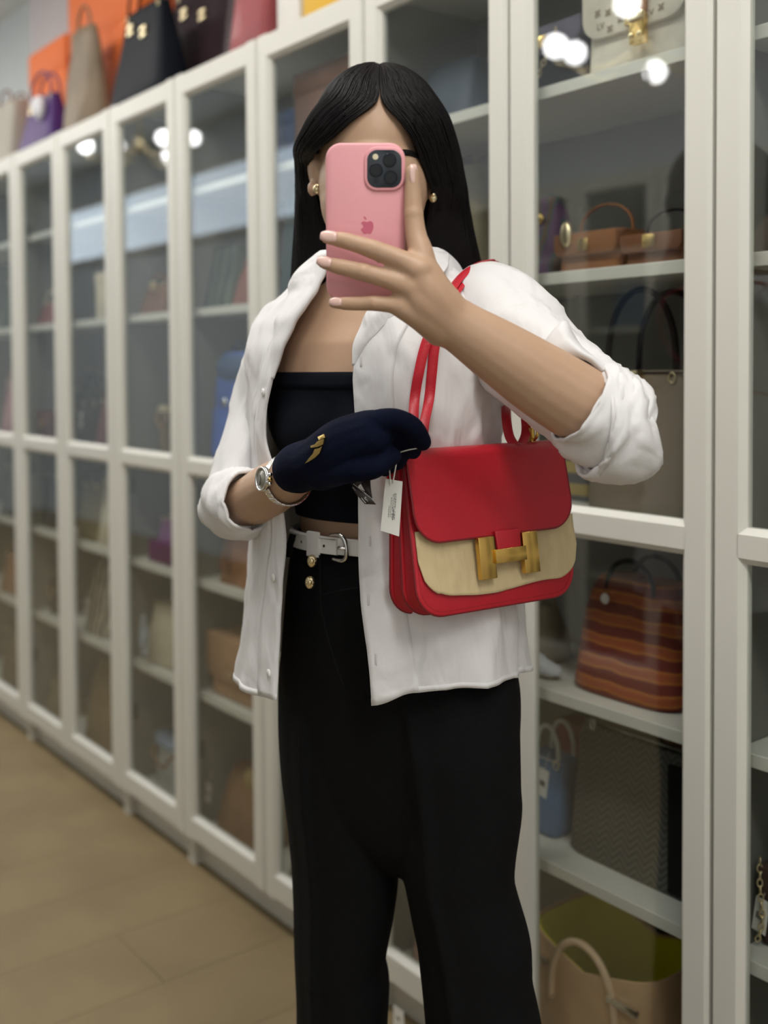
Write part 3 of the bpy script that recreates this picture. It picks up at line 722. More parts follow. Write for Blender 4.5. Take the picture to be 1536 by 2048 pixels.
for i, z in enumerate(ZS):
    t0, t1 = OL[i], 2*math.pi+OR[i]; par = sh_par(z); r = []
    for k in range(NS+1):
        u = k/NS; th = t0+(t1-t0)*u; edge = min(1, min(u, 1-u)*14)
        p = sh_pt(z, th, fold_off(z, th, u)*(.25+.75*edge)+.003, par)
        hf = max(0, 1-i/22); q_ = max(0, min(1, (u-.55)/.3)); p.z += .034*hf*q_*q_*(3-2*q_)
        if i < 8: p.z -= .020*math.exp(-((1-u)/.035)**2)*(1-i/8)
        r.append(p)
    rows.append(r)
shirt_me = mod_apply(loft(rows, False), [('SOLIDIFY', dict(thickness=.0022, offset=0)), ('SMOOTH', dict(iterations=2, factor=.4))])
shirt = part('shirt', shirt_me, LINEN, label='open white button-up shirt')
SB_ = bvh_of(shirt)
# hem stitching band
part('hem', mod_apply(loft([[p+(p-V((.01, 1.435, p.z))).normalized()*.0007 for p in rows[i]] for i in (0, 1)], False), [('SOLIDIFY', dict(thickness=.0022, offset=0))]), LINEN, parent=shirt)
# button placket along the right opening
pl = []
for i in range(0, 66):
    pl.append([rows[i][k] + (rows[i][k]-V((.01, 1.435, rows[i][k].z))).normalized()*.0014 for k in range(NS-9, NS+1)])
part('placket', mod_apply(loft(pl, False), [('SOLIDIFY', dict(thickness=.0022, offset=0)), ('SMOOTH', dict(iterations=1))]), LINEN, parent=shirt)
pl = []
for i in range(0, 60):
    pl.append([rows[i][k] + (rows[i][k]-V((.01, 1.435, rows[i][k].z))).normalized()*.0014 for k in range(0, 6)])
part('placket', mod_apply(loft(pl, False), [('SOLIDIFY', dict(thickness=.0022, offset=0)), ('SMOOTH', dict(iterations=1))]), LINEN, parent=shirt)
for i in (4, 19, 33, 48):
    p = rows[i][2]; d = (p-V((.01, 1.435, p.z))).normalized(); part('shirt_button', disc(p+d*.003, d, .0052, .002, 14, .0006), BUTN, parent=shirt)
for py in (722, 1082, 1200, 1318):
    px = {722: 722, 1082: 740, 1200: 737, 1318: 752}[py]; h, n = hit(SB_, px, py, .0022)
    part('buttonhole', xform(box(-.0012, .0012, -.0006, .0006, -.0065, .0065, .0004), frame(h, V((1, 0, 0)), -n)), mat('buttonhole_thread', (.6, .58, .57), .9), parent=shirt)
# collar and lapels: a rolled strip along the neck opening
cp = []
i0 = next(i for i, z in enumerate(ZS) if z > 1.262)
for i in range(i0, len(ZS)): cp.append((rows[i][0], rows[i][6], i))
top_row = rows[-1]
for k in range(4, NS-3, 6): cp.append((top_row[k], None, len(ZS)-1))
for i in range(len(ZS)-1, i0+1, -1): cp.append((rows[i][NS], rows[i][NS-6], i))
sec = []; L = len(cp)
for q, (e, t, i) in enumerate(cp):
    d = (e-V((.008, 1.437, e.z))); d.z = 0; d.normalize()
    if t is not None: tg = (t-e).normalized()
    else: tg = V((d.x*.6, d.y*.6, -.8)).normalized()
    f = q/(L-1); wid = .052*min(1, .02+math.sin(f*math.pi)*1.5)
    if t is None: wid = .045; out = d
    else: out = (d + V((0, -.25, .25))).normalized()
    wv = .004*math.sin(q*.8); tf = min(1, .12+math.sin(f*math.pi)*2.2); out = out*tf
    inn = e - tg*.004
    inn = e - tg*.004*tf; sec.append([inn - out*.001, inn - tg*.005*tf + out*.007, e + tg*wid*.22 + out*.0125, e + tg*wid*.55 + out*(.0105+wv*.4), e + tg*wid*.85 + out*(.0075+wv*.5), e + tg*wid + out*.0035])
sec = [list(r) for r in zip(*[crom([tuple(x[c]) for x in sec], 2) for c in range(6)])]
sec = [[V(p) for p in crom(r, 3)] for r in sec]
part('collar', mod_apply(loft(sec, False), [('SMOOTH', dict(iterations=4, factor=.5)), ('SOLIDIFY', dict(thickness=.0022, offset=0))]), LINEN, parent=shirt)

# sleeves
def sleeve(pts, n=44, k=7, amp=.006, seed=1.0, round_tip=True, flats=None, twist=3.0, freq=3.0):
    q = crom([tuple(P(a, b, c))+(r,) for a, b, c, r in pts], k); L = len(q); pth = [V(x[:3]) for x in q]; rings = []
    T = [(pth[min(i+1, L-1)]-pth[max(i-1, 0)]).normalized() for i in range(L)]
    A = V((0, -1, 0))
    for i in range(L):
        A = (A-T[i]*A.dot(T[i])).normalized(); B = T[i].cross(A); r = q[i][3]; s = i/(L-1); ring = []
        for j in range(n):
            t = 2*math.pi*j/n
            f = amp*(1.3*nz(math.cos(t)*1.6+s*freq, math.sin(t)*1.6-s*freq*.6, seed) + max(0, 1-abs(nz(math.cos(t)*1.5+s*twist, math.sin(t)*1.5+s*twist*.8, seed+4))*6)*.9 - .25)
            ring.append(pth[i] + (A*math.cos(t)+B*math.sin(t))*(r+f*min(1, r/.03)))
        rings.append(ring)
    return rings
slr = sleeve([(935, 612, 1.41, .040), (968, 615, 1.385, .056), (1003, 640, 1.355, .0625), (1052, 700, 1.312, .063), (1110, 752, 1.268, .060), (1165, 800, 1.225, .0575), (1210, 838, 1.192, .054), (1240, 860, 1.175, .047), (1258, 870, 1.168, .030)], amp=.0055, seed=2.2, freq=4, twist=5)
sR = part('sleeve', mod_apply(loft(slr, True, True), [('SMOOTH', dict(iterations=2, factor=.4))]), LINEN, parent=shirt, label='rolled-up sleeve of the arm holding the phone')
c1 = sleeve([(1258, 868, 1.172, .047), (1235, 853, 1.170, .0535), (1205, 834, 1.167, .0545), (1180, 818, 1.164, .0520), (1161, 806, 1.162, .0485)], amp=.0045, seed=9.1, freq=2.2, twist=4)
part('cuff', mod_apply(loft(c1, True, False), [('SMOOTH', dict(iterations=2)), ('SOLIDIFY', dict(thickness=.004, offset=0))]), LINEN, parent=shirt)
c2 = sleeve([(1262, 858, 1.172, .050), (1244, 866, 1.168, .0560), (1222, 858, 1.165, .0585), (1204, 850, 1.163, .0575), (1190, 848, 1.162, .054)], amp=.005, seed=4.7, freq=3, twist=4)
part('cuff', mod_apply(loft(c2, True, False), [('SMOOTH', dict(iterations=2)), ('SOLIDIFY', dict(thickness=.004, offset=0))]), LINEN, parent=shirt)
# pointed fold standing up from the cuff
pk = [[P(1084, 697, 1.190), P(1106, 665, 1.185), P(1127, 643, 1.190), P(1140, 664, 1.205), P(1152, 690, 1.225)], [P(1110, 702, 1.172), P(1126, 680, 1.168), P(1138, 672, 1.172), P(1152, 684, 1.19), P(1172, 704, 1.215)], [P(1145, 712, 1.165), P(1156, 703, 1.158), P(1165, 702, 1.162), P(1180, 712, 1.18), P(1205, 728, 1.205)], [P(1178, 722, 1.160), P(1186, 720, 1.155), P(1195, 722, 1.158), P(1212, 732, 1.17), P(1235, 752, 1.195)]]
pk.append([P(1200, 745, 1.163), P(1206, 742, 1.157), P(1214, 743, 1.157), P(1232, 752, 1.165), P(1255, 775, 1.185)])
pk = [[P(1062, 722, 1.205), P(1082, 702, 1.20), P(1100, 690, 1.205), P(1112, 690, 1.22), P(1120, 700, 1.24)]]+pk
pk = [[V(x) for x in crom(r, 5)] for r in pk]; pk = [list(r) for r in zip(*[crom([tuple(r[c]) for r in pk], 5) for c in range(len(pk[0]))])]
part('cuff_point', mod_apply(loft(pk, False), [('SMOOTH', dict(iterations=2)), ('SOLIDIFY', dict(thickness=.003, offset=0))]), LINEN, parent=shirt)
sll = sleeve([(590, 622, 1.52, .024), (568, 645, 1.522, .036), (551, 700, 1.515, .0385), (533, 770, 1.50, .0372), (508, 850, 1.480, .0362), (480, 925, 1.457, .0360), (468, 975, 1.445, .0378), (466, 1005, 1.44, .034), (467, 1025, 1.44, .020)], amp=.0050, seed=6.4, freq=5, twist=6)
part('sleeve', mod_apply(loft(sll, True, True), [('SMOOTH', dict(iterations=2, factor=.4))]), LINEN, parent=shirt, label='rolled-up sleeve of the gloved arm')
c3 = sleeve([(456, 1000, 1.46, .034), (462, 1004, 1.445, .0435), (474, 1005, 1.425, .0455), (490, 1004, 1.402, .0435), (503, 1002, 1.385, .0385)], amp=.004, seed=1.9, freq=2.5, twist=4)
part('cuff', mod_apply(loft(c3, True, False), [('SMOOTH', dict(iterations=2)), ('SOLIDIFY', dict(thickness=.004, offset=0))]), LINEN, parent=shirt)

# ------------------------------------------------------------------ navy glove
gl = glove_hand(.0018)
gl.append(ch([(594, 938, 1.268), (612, 931, 1.256), (650, 920, 1.230)], [.0300, .0300, .0290], 20))
glove = part('glove', union(gl, .0024, 3), VELVET, label='navy velvet glove with a gold emblem')
GB = bvh_of(glove)
def decal(b, polys, off=.0008, th=.0012):
    out = []
    for poly in polys:
        pts = [hit(b, x, y, off, 1.2) for x, y in poly]; c = sum((p for p, _ in pts), V())/len(pts); nn = sum((n for _, n in pts), V()).normalized()
        n = len(pts); vs = [p for p, _ in pts] + [p+nn*th for p, _ in pts] + [c, c+nn*th*1.3]
        fs = [(k, (k+1) % n, n+(k+1) % n, n+k) for k in range(n)] + [(n+k, n+(k+1) % n, 2*n+1) for k in range(n)] + [((k+1) % n, k, 2*n) for k in range(n)]
        out.append((vs, fs))
    return merge(out)
em = [[(650, 869), (652, 876), (640, 881), (637, 875)], [(650, 878), (648, 889), (638, 894), (624, 896), (623, 892), (632, 889), (637, 883)], [(646, 892), (641, 906), (632, 915), (621, 922), (612, 927), (620, 916), (628, 907), (631, 898), (640, 896)]]
part('emblem', decal(GB, em, .0012, .0016), GOLD, parent=glove, smooth=False, label='gold emblem on the glove cuff')
# ------------------------------------------------------------------ wrist watch
wc = P(576, 960, 1.298); wa = (P(600, 942, 1.262)-P(510, 998, 1.39)).normalized()
wa = (wa + V((.1, 0, -.25))).normalized()
wu = V((-.72, -.62, .10)); wu = (wu-wa*wu.dot(wa)).normalized(); ws = wa.cross(wu)
watch = part('wrist_watch', disc(wc+wu*.0300, wu, .0150, .0060, 24, .0015), STEEL, label='silver wrist watch on a link bracelet')
part('dial', disc(wc+wu*.0359, wu, .0120, .0005, 20), mat('watch_dial', (.30, .29, .25), .3, .3), parent=watch)
part('bezel', tube([wc+wu*.0362+(wa*math.cos(a)+ws*math.sin(a))*.0136 for a in [2*math.pi*k/24 for k in range(24)]], .0014, 8, closed=True), STEEL, parent=watch)
for a, l in ((1.9, .0075), (4.2, .0055)): part('watch_hand', tube([wc+wu*.0367, wc+wu*.0367+(wa*math.cos(a)+ws*math.sin(a))*l], .0004, 5), INK, parent=watch)
for k, m_ in ((-.0055, STEEL), (0, GOLD), (.0055, STEEL)): part('crown', disc(wc+wu*.033+wa*.0145+ws*k, wa, .0024, .0045, 10, .0006), m_, parent=watch)
for k in range(26):
    a = math.radians(28 + (360-56)*k/25); rr = .0305
    c = wc + wu*math.cos(a)*rr + ws*math.sin(a)*rr; tg = (-wu*math.sin(a)+ws*math.cos(a)); up = wu*math.cos(a)+ws*math.sin(a)
    part('link', xform(box(-.0062, .0062, -.0031, .0031, -.0012, .0012, .0006), frame(c, wa, tg)), STEEL, smooth=False, parent=watch)
# ------------------------------------------------------------------ pink phone
PINK = mat('pink_silicone', (0.80, 0.36, 0.395), 0.50, bump=(900, .04))
PINKD = mat('pink_logo', (0.60, 0.135, 0.205), 0.40)
CAMG = mat('camera_glass', (0.004, 0.009, 0.016), 0.12, coat=.5)
LENSB = mat('lens_black', (0.002, 0.002, 0.003), 0.08)
pc = P(731, 446, 1.1325); tl, bl = P(652, 446, 1.1325), None
px_ = (P(810, 446, 1.1325)-P(652, 446, 1.1325)).normalized()
pz_ = (P(729, 290, 1.124)-P(733.5, 602, 1.140)).normalized()
MP = frame(pc, px_, pz_); RP = MP.to_3x3()
# local: x right, y up along phone, z towards the camera (x cross y)
phone = empty('smartphone', pc, RP, 'smartphone in a pink silicone case held up in front of her face', 'phone')
PW, PH, PT = .0828, .1640, .0105
def pr(vf): return [(x, z, y) for x, y, z in vf[0]], vf[1]       # prism poly (x,z), y depth  ->  (x, y=z, z=y)
def slab(poly, z0, z1, bev): return pr(prism(poly, z0, z1, bev))
obj('case', slab(rrect(-PW/2, PW/2, -PH/2, PH/2, .0165, 8), -PT, 0, .0026), PINK, phone)
obj('screen', slab(rrect(-PW/2+.003, PW/2-.003, -PH/2+.003, PH/2-.003, .014, 8), -PT-.0012, -PT+.0006, .0005), mat('phone_screen', (.01, .01, .012), .08), phone, smooth=40)
k_ = 1/(F/1.128)
def lp(px, py): return (px-731)*k_, (446-py)*k_
x0, y1 = lp(734.5, 303.5); x1, y0 = lp(803, 377)
lip = obj('camera_lip', slab(rrect(x0-.0032, x1+.0032, y0-.0032, y1+.0032, .0135, 8), -.001, .0022, .0012), PINK, phone)
plate = obj('camera_plate', slab(rrect(x0, x1, y0, y1, .0105, 8), 0, .0026, .0004), CAMG, phone, smooth=40)
for (lx, ly) in ((779, 324), (752, 343.5), (781, 357.5)):
    cx, cy = lp(lx, ly); l = obj('lens', disc((cx, cy, .0022), (0, 0, 1), .0072, .0016, 24, .0004), mat('lens_ring', (.012, .016, .022), .25, .6), plate, smooth=40)
    o = obj('lens_glass', disc((cx, cy, .0034), (0, 0, 1), .0054, .0008, 20), LENSB, plate, smooth=40)
cx, cy = lp(751, 317); obj('flash', disc((cx, cy, .0022), (0, 0, 1), .0030, .0008, 16), mat('flash_lens', (.75, .68, .48), .3), plate, smooth=40)
cx, cy = lp(752.5, 364); obj('depth_sensor', disc((cx, cy, .0022), (0, 0, 1), .0030, .0006, 16), LENSB, plate, smooth=40)
ap = [(.02, .42), (.18, .49), (.34, .47), (.46, .34), (.5, .1), (.47, -.12), (.38, -.33), (.25, -.48), (.12, -.47), (0, -.43), (-.13, -.48), (-.25, -.46), (-.38, -.30), (-.48, -.13), (-.37, -.07), (-.30, .05), (-.33, .2), (-.45, .32), (-.36, .44), (-.2, .48), (-.08, .43)]
ax_, ay_ = lp(734, 455)
apo = [(p[0], p[1]) for p in crom(ap+[ap[0]], 3)[:-1]]
leaf = [(-.02, .58), (-.06, .72), (-.17, .83), (-.27, .88), (-.25, .76), (-.17, .64)]
sz = 26*k_
def flat_fan(poly, z0, z1):
    n = len(poly); vs = [(x, y, z0) for x, y in poly]+[(x, y, z1) for x, y in poly]
    return vs, [tuple(range(n, 2*n))]+[(k, (k+1) % n, n+(k+1) % n, n+k) for k in range(n)]+[tuple(range(n-1, -1, -1))]
obj('logo', merge([flat_fan([(ax_+x*sz, ay_+y*sz) for x, y in q], -.0003, .00025) for q in (apo, leaf)]), PINKD, phone, smooth=False)

# ------------------------------------------------------------------ red shoulder bag
RED = mat('red_grained_leather', (0.50, 0.010, 0.024), 0.42, bump=(520, .22), mottle=(40, .3, (0.42, .008, .02)))
REDD = mat('red_edge_paint', (0.22, 0.008, 0.014), 0.5)
FELT = mat('beige_felt', (0.66, 0.53, 0.31), 0.95, bump=(180, .5, (1, 1, .25)), mottle=(120, .6, (0.58, .46, .26), (1, 1, .25)))
O = P(842, 1240, 1.205); Rr = P(1160, 1186, 1.330); Tt = P(806, 905, 1.222)
ex = (Rr-O); BWd = ex.length; ex.normalize(); ez = Tt-O; ez = (ez-ex*ez.dot(ex)); BH = ez.length; ez.normalize(); ey = ez.cross(ex)    # ey: into the bag; front is -ey
MB = Matrix((ex, ey, ez)).transposed()
bag = empty('shoulder_bag', O, MB, 'red leather shoulder bag with gold letter clasp and beige felt cover', 'handbag')
BWd -= .004
print('BAG', BWd, BH)
YT = [(.034), (.022), (.010)]; YB = [(.066), (.036), (.004)]       # back, middle, front panel: local y at top and at bottom
def panel(kk, inset, thick, r=.034):
    ol = rrect(inset, BWd-inset, inset, BH-.004-inset*.3, r, 8, .006); n = len(ol)
    def yy(z, a): return YB[kk]+(YT[kk]-YB[kk])*max(0, min(1, z/BH)) + a
    vs = [V((x, yy(z, -thick/2), z)) for x, z in ol]+[V((x, yy(z, thick/2), z)) for x, z in ol]
    return vs, [tuple(range(n)), tuple(range(2*n-1, n-1, -1))]+[(k, n+k, n+(k+1) % n, (k+1) % n) for k in range(n)]
for kk, nm in enumerate(('back_panel', 'middle_panel', 'front_panel')):
    pv = panel(kk, 0, .0042)
    me = mod_apply(pv, [('BEVEL', dict(width=.0012, segments=2, limit_method='ANGLE'))])
    po = obj(nm, me, RED, bag, smooth=50)
    ol = rrect(0, BWd, 0, BH-.004, .034, 8, .006)
    edge = [V((x, YB[kk]+(YT[kk]-YB[kk])*max(0, min(1, z/BH)), z)) for x, z in ol]
    obj('painted_edge', tube(edge, .0016, 6, closed=True), REDD, po)
    st_ = rrect(.0045, BWd-.0045, .0045, BH-.008, .031, 8, .006)
    obj('stitching', tube([V((x, YB[kk]+(YT[kk]-YB[kk])*max(0, min(1, z/BH))-.0021, z)) for x, z in st_], .00045, 5, closed=True), mat('red_thread', (.36, .012, .02), .8), po)
for kk in (0, 1):       # gussets folding inwards between the panels
    ol = [rrect(i_, BWd-i_, i_, BH-.012, .030, 8, .006) for i_ in (.003, .010, .003)]
    rings = []
    for o_, f in zip(ol, (.02, .5, .98)):
        rings.append([V((x, (YB[kk]+(YT[kk]-YB[kk])*max(0, min(1, z/BH)))*(1-f)+(YB[kk+1]+(YT[kk+1]-YB[kk+1])*max(0, min(1, z/BH)))*f, z)) for x, z in o_])
    obj('gusset', loft(rings), RED, bag, smooth=50)
# flap: over the top and down the front, with a tongue at the middle
def flap_outline(x):
    """lowest z of the flap at x"""
    zb = BH*.445; r = .034
    d = min(x, BWd-x)
    z = zb + (r-math.sqrt(max(0, r*r-(r-d)**2)) if d < r else 0)
    return z
TX0, TX1 = BWd*.455, BWd*.615
xs = [BWd*i/60 for i in range(61)]
def flap_y(z, x):
    f = max(0, min(1, z/BH)); return YB[2]+(YT[2]-YB[2])*f - .0055 - .006*math.sin(min(1, max(0, f))*math.pi)
rings = []
for x in xs:
    zl = flap_outline(x); r = []
    for a in (0, .25, .5, .75, .9, 1.0): z = zl+(BH-.010-zl)*a; r.append(V((x, flap_y(z, x), z)))
    for q in (25, 55, 90, 125, 155): q = math.radians(q); r.append(V((x, .022-(.020)*math.cos(q), BH-.010+.012*math.sin(q))))
    for z in (BH-.012, BH-.05): r.append(V((x, .042+ (BH-z)*.17, z)))
    rings.append(r)
me = mod_apply(loft(rings, False), [('SOLIDIFY', dict(thickness=.0032, offset=0))])
flap = obj('flap', me, RED, bag, smooth=60)
ed = [V((x, flap_y(flap_outline(x), x)-.0008, flap_outline(x))) for x in [BWd*i/120 for i in range(121)]]
ed = [V((0, flap_y(z, 0)-.0008, z)) for z in [BH-.012-(BH-.012-flap_outline(0))*i/8 for i in range(8)]]+ed+[V((BWd, flap_y(z, 0)-.0008, z)) for z in [flap_outline(0)+(BH-.012-flap_outline(0))*(i+1)/8 for i in range(8)]]
obj('painted_edge', tube(ed, .0015, 6), REDD, flap)
tz0 = BH*.30; ztop = BH*.47
tng = prism([(TX0, ztop), (TX0+.002, tz0), (TX1-.002, tz0), (TX1, ztop)], -.0125, -.0085, .0008)
obj('tongue', tng, RED, flap, smooth=50)
# felt cover on the front
def felt():
    X0, X1, Z0, Z1 = .004, BWd+.006, .020, BH*.52; nx, nz_ = 44, 22; rows_ = []
    for j in range(nz_+1):
        r = []
        for i in range(nx+1):
            u, v = i/nx, j/nz_; x = X0+(X1-X0)*u; z = Z0+(Z1-Z0)*v
            rr = .042; d = min(x-X0, X1-x)
            lift = (rr-math.sqrt(max(0, rr*rr-(rr-d)**2))) if d < rr else 0
            z = Z0+lift+(Z1-Z0-lift)*v
            z += .003*math.sin(u*9+1)*(1-v)*(1 if .1 < u < .95 else .3)
            y = YB[2]+(YT[2]-YB[2])*z/BH-.0040 - .0016*nz(x*60, z*60, 2) - .0022*max(0, 1-v*1.6)*abs(math.sin(u*5+.5))
            r.append(V((x, y, z)))
        rows_.append(r)
    return loft(rows_, False)
obj('felt_cover', mod_apply(felt(), [('SOLIDIFY', dict(thickness=.0016, offset=0))]), FELT, bag)
# H clasp
hx = (TX0+TX1)/2+.001; hz0, hz1 = BH*.185, BH*.445
GOLDB = mat('brushed_gold', (0.72, 0.47, 0.13), 0.27, 1.0)
clasp = obj('clasp', box(hx-.025, hx+.021, -.0165, -.0125, hz0+(hz1-hz0)*.34, hz0+(hz1-hz0)*.68, .0008), GOLDB, bag, smooth=30)
obj('clasp_bar', box(hx-.046, hx-.023, -.0135, -.0055, hz0, hz1, .0010), GOLDB, clasp, smooth=30); obj('clasp_bar', box(hx+.019, hx+.042, -.0135, -.0055, hz0, hz1, .0010), GOLDB, clasp, smooth=30)
# strap hardware on top
for x, n in ((.014, 0), (BWd-.034, 1)):
    obj('strap_post', merge([box(x-.0035, x+.0035, .015, .022, BH-.006, BH+.020, .0008), tube([V((x, .0185, BH+.014))+V((0, .012*math.cos(a), .010*math.sin(a))) for a in [2*math.pi*k/16 for k in range(16)]], .0020, 7, closed=True)]), GOLDB, bag, smooth=40)
# straps (two lengths of one strap over the shoulder)
def strap(pts, wdt=.0060, upv=(1, 0, .15)):
    q = crom([tuple(p) for p in pts], 6); return tube([V(x) for x in q], wdt, 8, flat=.22, up=upv, power=4)
S1 = [P(822, 900, 1.236), P(826, 862, 1.245)]
for px, py in ((829, 800), (838, 745), (851, 690), (872, 640), (895, 592), (920, 556)): S1.append(hit(SB_, px, py, .0065, 1.32)[0])
S1 += [P(948, 533, 1.375), P(972, 522, 1.42), P(985, 528, 1.47), P(985, 580, 1.56), P(1000, 700, 1.55), P(1018, 780, 1.46), P(1012, 820, 1.36), P(1018, 870, 1.332), P(1032, 893, 1.318)]
obj('strap', strap(S1), RED, bag, smooth=50, world=True)
S2 = [P(845, 893, 1.238), P(848, 850, 1.250)]
for px, py in ((858, 800), (864, 745), (870, 690), (884, 640), (908, 590), (935, 556)): S2.append(hit(SB_, px, py, .0045, 1.32)[0])
S2 += [P(960, 533, 1.385), P(980, 525, 1.43), P(992, 532, 1.48), P(995, 580, 1.56), P(1030, 700, 1.55), P(1050, 780, 1.46), P(1050, 820, 1.37), P(1052, 865, 1.345), P(1040, 893, 1.325)]
obj('strap', strap(S2), RED, bag, smooth=50, world=True)
# hang tag on a white string
tg = [P(771, 957, 1.205), P(805, 963, 1.198), P(798, 1073, 1.196), P(761, 1061, 1.203)]
nn = (tg[1]-tg[0]).cross(tg[3]-tg[0]).normalized(); nn = nn if nn.y < 0 else -nn
tgo = obj('hang_tag', ([p for p in tg]+[p-nn*.0006 for p in tg], [(0, 1, 2, 3), (7, 6, 5, 4)]+[(k, (k+1) % 4, 4+(k+1) % 4, 4+k) for k in range(4)]), CARD, bag, smooth=False, world=True, label='white paper price tag')
def tp(u, v): return (tg[0]*(1-u)+tg[1]*u)*(1-v)+(tg[3]*(1-u)+tg[2]*u)*v
ln = []
for u, v0, v1 in ((.62, .24, .70), (.69, .24, .52), (.69, .56, .72), (.54, .26, .58), (.54, .62, .73), (.45, .33, .70), (.36, .50, .72), (.60, .55, .74)):
    v = v0
    while v < v1:
        l = random.uniform(.02, .05); e = min(v+l, v1); wv = random.uniform(.008, .016)
        q = [tp(u-wv, v)+nn*.0003, tp(u+wv, v)+nn*.0003, tp(u+wv, e)+nn*.0003, tp(u-wv, e)+nn*.0003]
        ln.append((q+[p-nn*.0002 for p in q], [(0, 1, 2, 3), (7, 6, 5, 4)]+[(k, (k+1) % 4, 4+(k+1) % 4, 4+k) for k in range(4)])); v = e+.012
obj('fine_print', merge(ln), INK, tgo, smooth=False, world=True)
STRING = mat('white_string', (.75, .73, .68), .8)
obj('string', stube([P(781, 968, 1.2005), P(779, 940, 1.203), P(776, 925, 1.21)], .0008, 6, 5), STRING, bag, world=True)
obj('string', stube([P(786, 965, 1.2000), P(792, 930, 1.198), P(797, 908, 1.196), P(812, 901, 1.190), P(838, 896, 1.190)], .0008, 6, 5), STRING, bag, world=True)
# dark ribbon with white lettering
RIB = mat('dark_brown_ribbon', (0.035, 0.025, 0.024), 0.55, bump=(900, .2))
ribbon = empty('ribbon', P(705, 975, 1.195), None, 'short dark brown ribbon with white lettering hanging below the glove', 'ribbon')
obj('ribbon_tail', mod_apply(loft([[P(703, 968, 1.195), P(733, 985, 1.190)], [P(704, 975, 1.193), P(737, 990, 1.188)], [P(715, 992, 1.188), P(744, 999, 1.184)], [P(730, 1008, 1.187), P(752, 1009, 1.184)]], False), [('SOLIDIFY', dict(thickness=.0008, offset=0))]), RIB, ribbon, world=True)
obj('ribbon_fold', mod_apply(loft([[P(706, 945, 1.205), P(734, 950, 1.202)], [P(703, 968, 1.197), P(722, 967, 1.197)], [P(708, 973, 1.196), P(715, 973, 1.196)]], False), [('SOLIDIFY', dict(thickness=.0008, offset=0))]), RIB, ribbon, world=True)
obj('ribbon_fold', mod_apply(loft([[P(716, 945, 1.206), P(740, 952, 1.203)], [P(722, 968, 1.2), P(742, 980, 1.196)], [P(731, 985, 1.194), P(745, 998, 1.192)]], False), [('SOLIDIFY', dict(thickness=.0008, offset=0))]), RIB, ribbon, world=True)
tv, tf = text_mesh('HERMES', .0075, .0002)
a0, a1 = P(730, 995, 1.1855), P(745, 1009, 1.1855)
Mt = frame((a0+a1)/2, a0-a1, V((.5, 0, -.7))); 
if Mt.to_3x3().col[2].y > 0: Mt = frame((a0+a1)/2, a1-a0, V((.5, 0, .7)))
tw = max(v.x for v in tv)-min(v.x for v in tv); sc_ = (a1-a0).length*1.05/tw
obj('lettering', xform(([v*sc_ for v in tv], tf), Mt), mat('white_print', (.8, .8, .78), .6), ribbon, smooth=False, world=True)
for pa, pb in (((707, 968), (748, 1001)), ((706, 975), (732, 1007))):
    pts = [V(P(pa[0]+(pb[0]-pa[0])*i/14, pa[1]+(pb[1]-pa[1])*i/14, 1.1935-.0085*i/14-.001)) for i in range(15)]
    obj('ribbon_stitch', merge([tube([pts[i], pts[i]*.4+pts[i+1]*.6], .0004, 5) for i in range(14)]), mat('white_print', (.8, .8, .78), .6), ribbon, world=True)
# ------------------------------------------------------------------ bags in and on the cabinets
def leather(name, c, rough=.5, k=.6):
    if max(c) > .05 and name not in ('taupe_soft', 'purple_leather', 'dusty_red'): c = tuple(min(.8, x*1.35) for x in c)
    return mat(name, c, max(rough, .5), bump=(220, .15), mottle=(12, .6, tuple(x*k for x in c)), spec=.22 if max(c) > .05 else .06)
def spot(px0, px1, pyt, z, d):
    s0, s1 = on_wall(px0, pyt, d)[0], on_wall(px1, pyt, d)[0]
    return (s0+s1)/2, s1-s0, on_wall((px0+px1)/2, pyt, d)[1]-z
def root(kind, label, s, d, z, cat='handbag', group=None, yaw=0.0):
    return empty(kind, W(s, d, z+.001), ROT @ Matrix.Rotation(yaw, 3, 'Z'), label, cat, group)
def bodyv(w, h, t, tw=1.0, tt=1.0, pw=5.0, n=28, belly=0.0, prof=None, lean=0.0):
    fr = [0, .0, .03, .12, .3, .5, .7, .88, .97, 1.0, 1.0]; inn = [.8, .93, 1, 1, 1, 1, 1, 1, 1, .96, .7]
    rings = []
    for f, q in zip(fr, inn):
        hw = w/2*(1+(tw-1)*f)*q; ht = t/2*(1+(tt-1)*f + belly*math.sin(f*math.pi))*(q if q > .9 else q)
        if prof: hw *= prof(f)
        r = []
        for k in range(n):
            a = 2*math.pi*k/n; ca, sa = math.cos(a), math.sin(a)
            r.append(V((math.copysign(abs(ca)**(2/pw), ca)*hw, math.copysign(abs(sa)**(2/pw), sa)*ht + lean*f, f*h)))
        rings.append(r)
    return loft(rings)
def arch(x0, x1, y, z0, hh, r, y1=None, n=9, flat=None):
    pts = [V((x0+(x1-x0)*(.5-.5*math.cos(math.pi*i/n)), y+((y1 or y)-y)*math.sin(math.pi*i/n), z0+hh*math.sin(math.pi*i/n)**.8)) for i in range(n+1)]
    return stube(pts, r, 8, 3, flat=flat, up=(0, 1, 0) if flat else None)
def tagcard(t, x, y, z, w=.022, h=.05, ang=.15):
    M = Matrix.Translation((x, y, z)) @ Matrix.Rotation(ang, 4, 'Y')
    c = obj('price_tag', xform(box(-w/2, w/2, -.0005, .0005, -h, 0), M), CARD, t, smooth=False)
    obj('barcode', merge([xform(box(-w*.32+i*.0022, -w*.32+i*.0022+.0012, -.0009, -.0005, -h*.62, -h*.42), M) for i in range(6)]), INK, c, smooth=False)
    obj('string', tube([V((x, y, z)), V((x+.004, y+.008, z+.03))], .0006, 5), STRING, t)
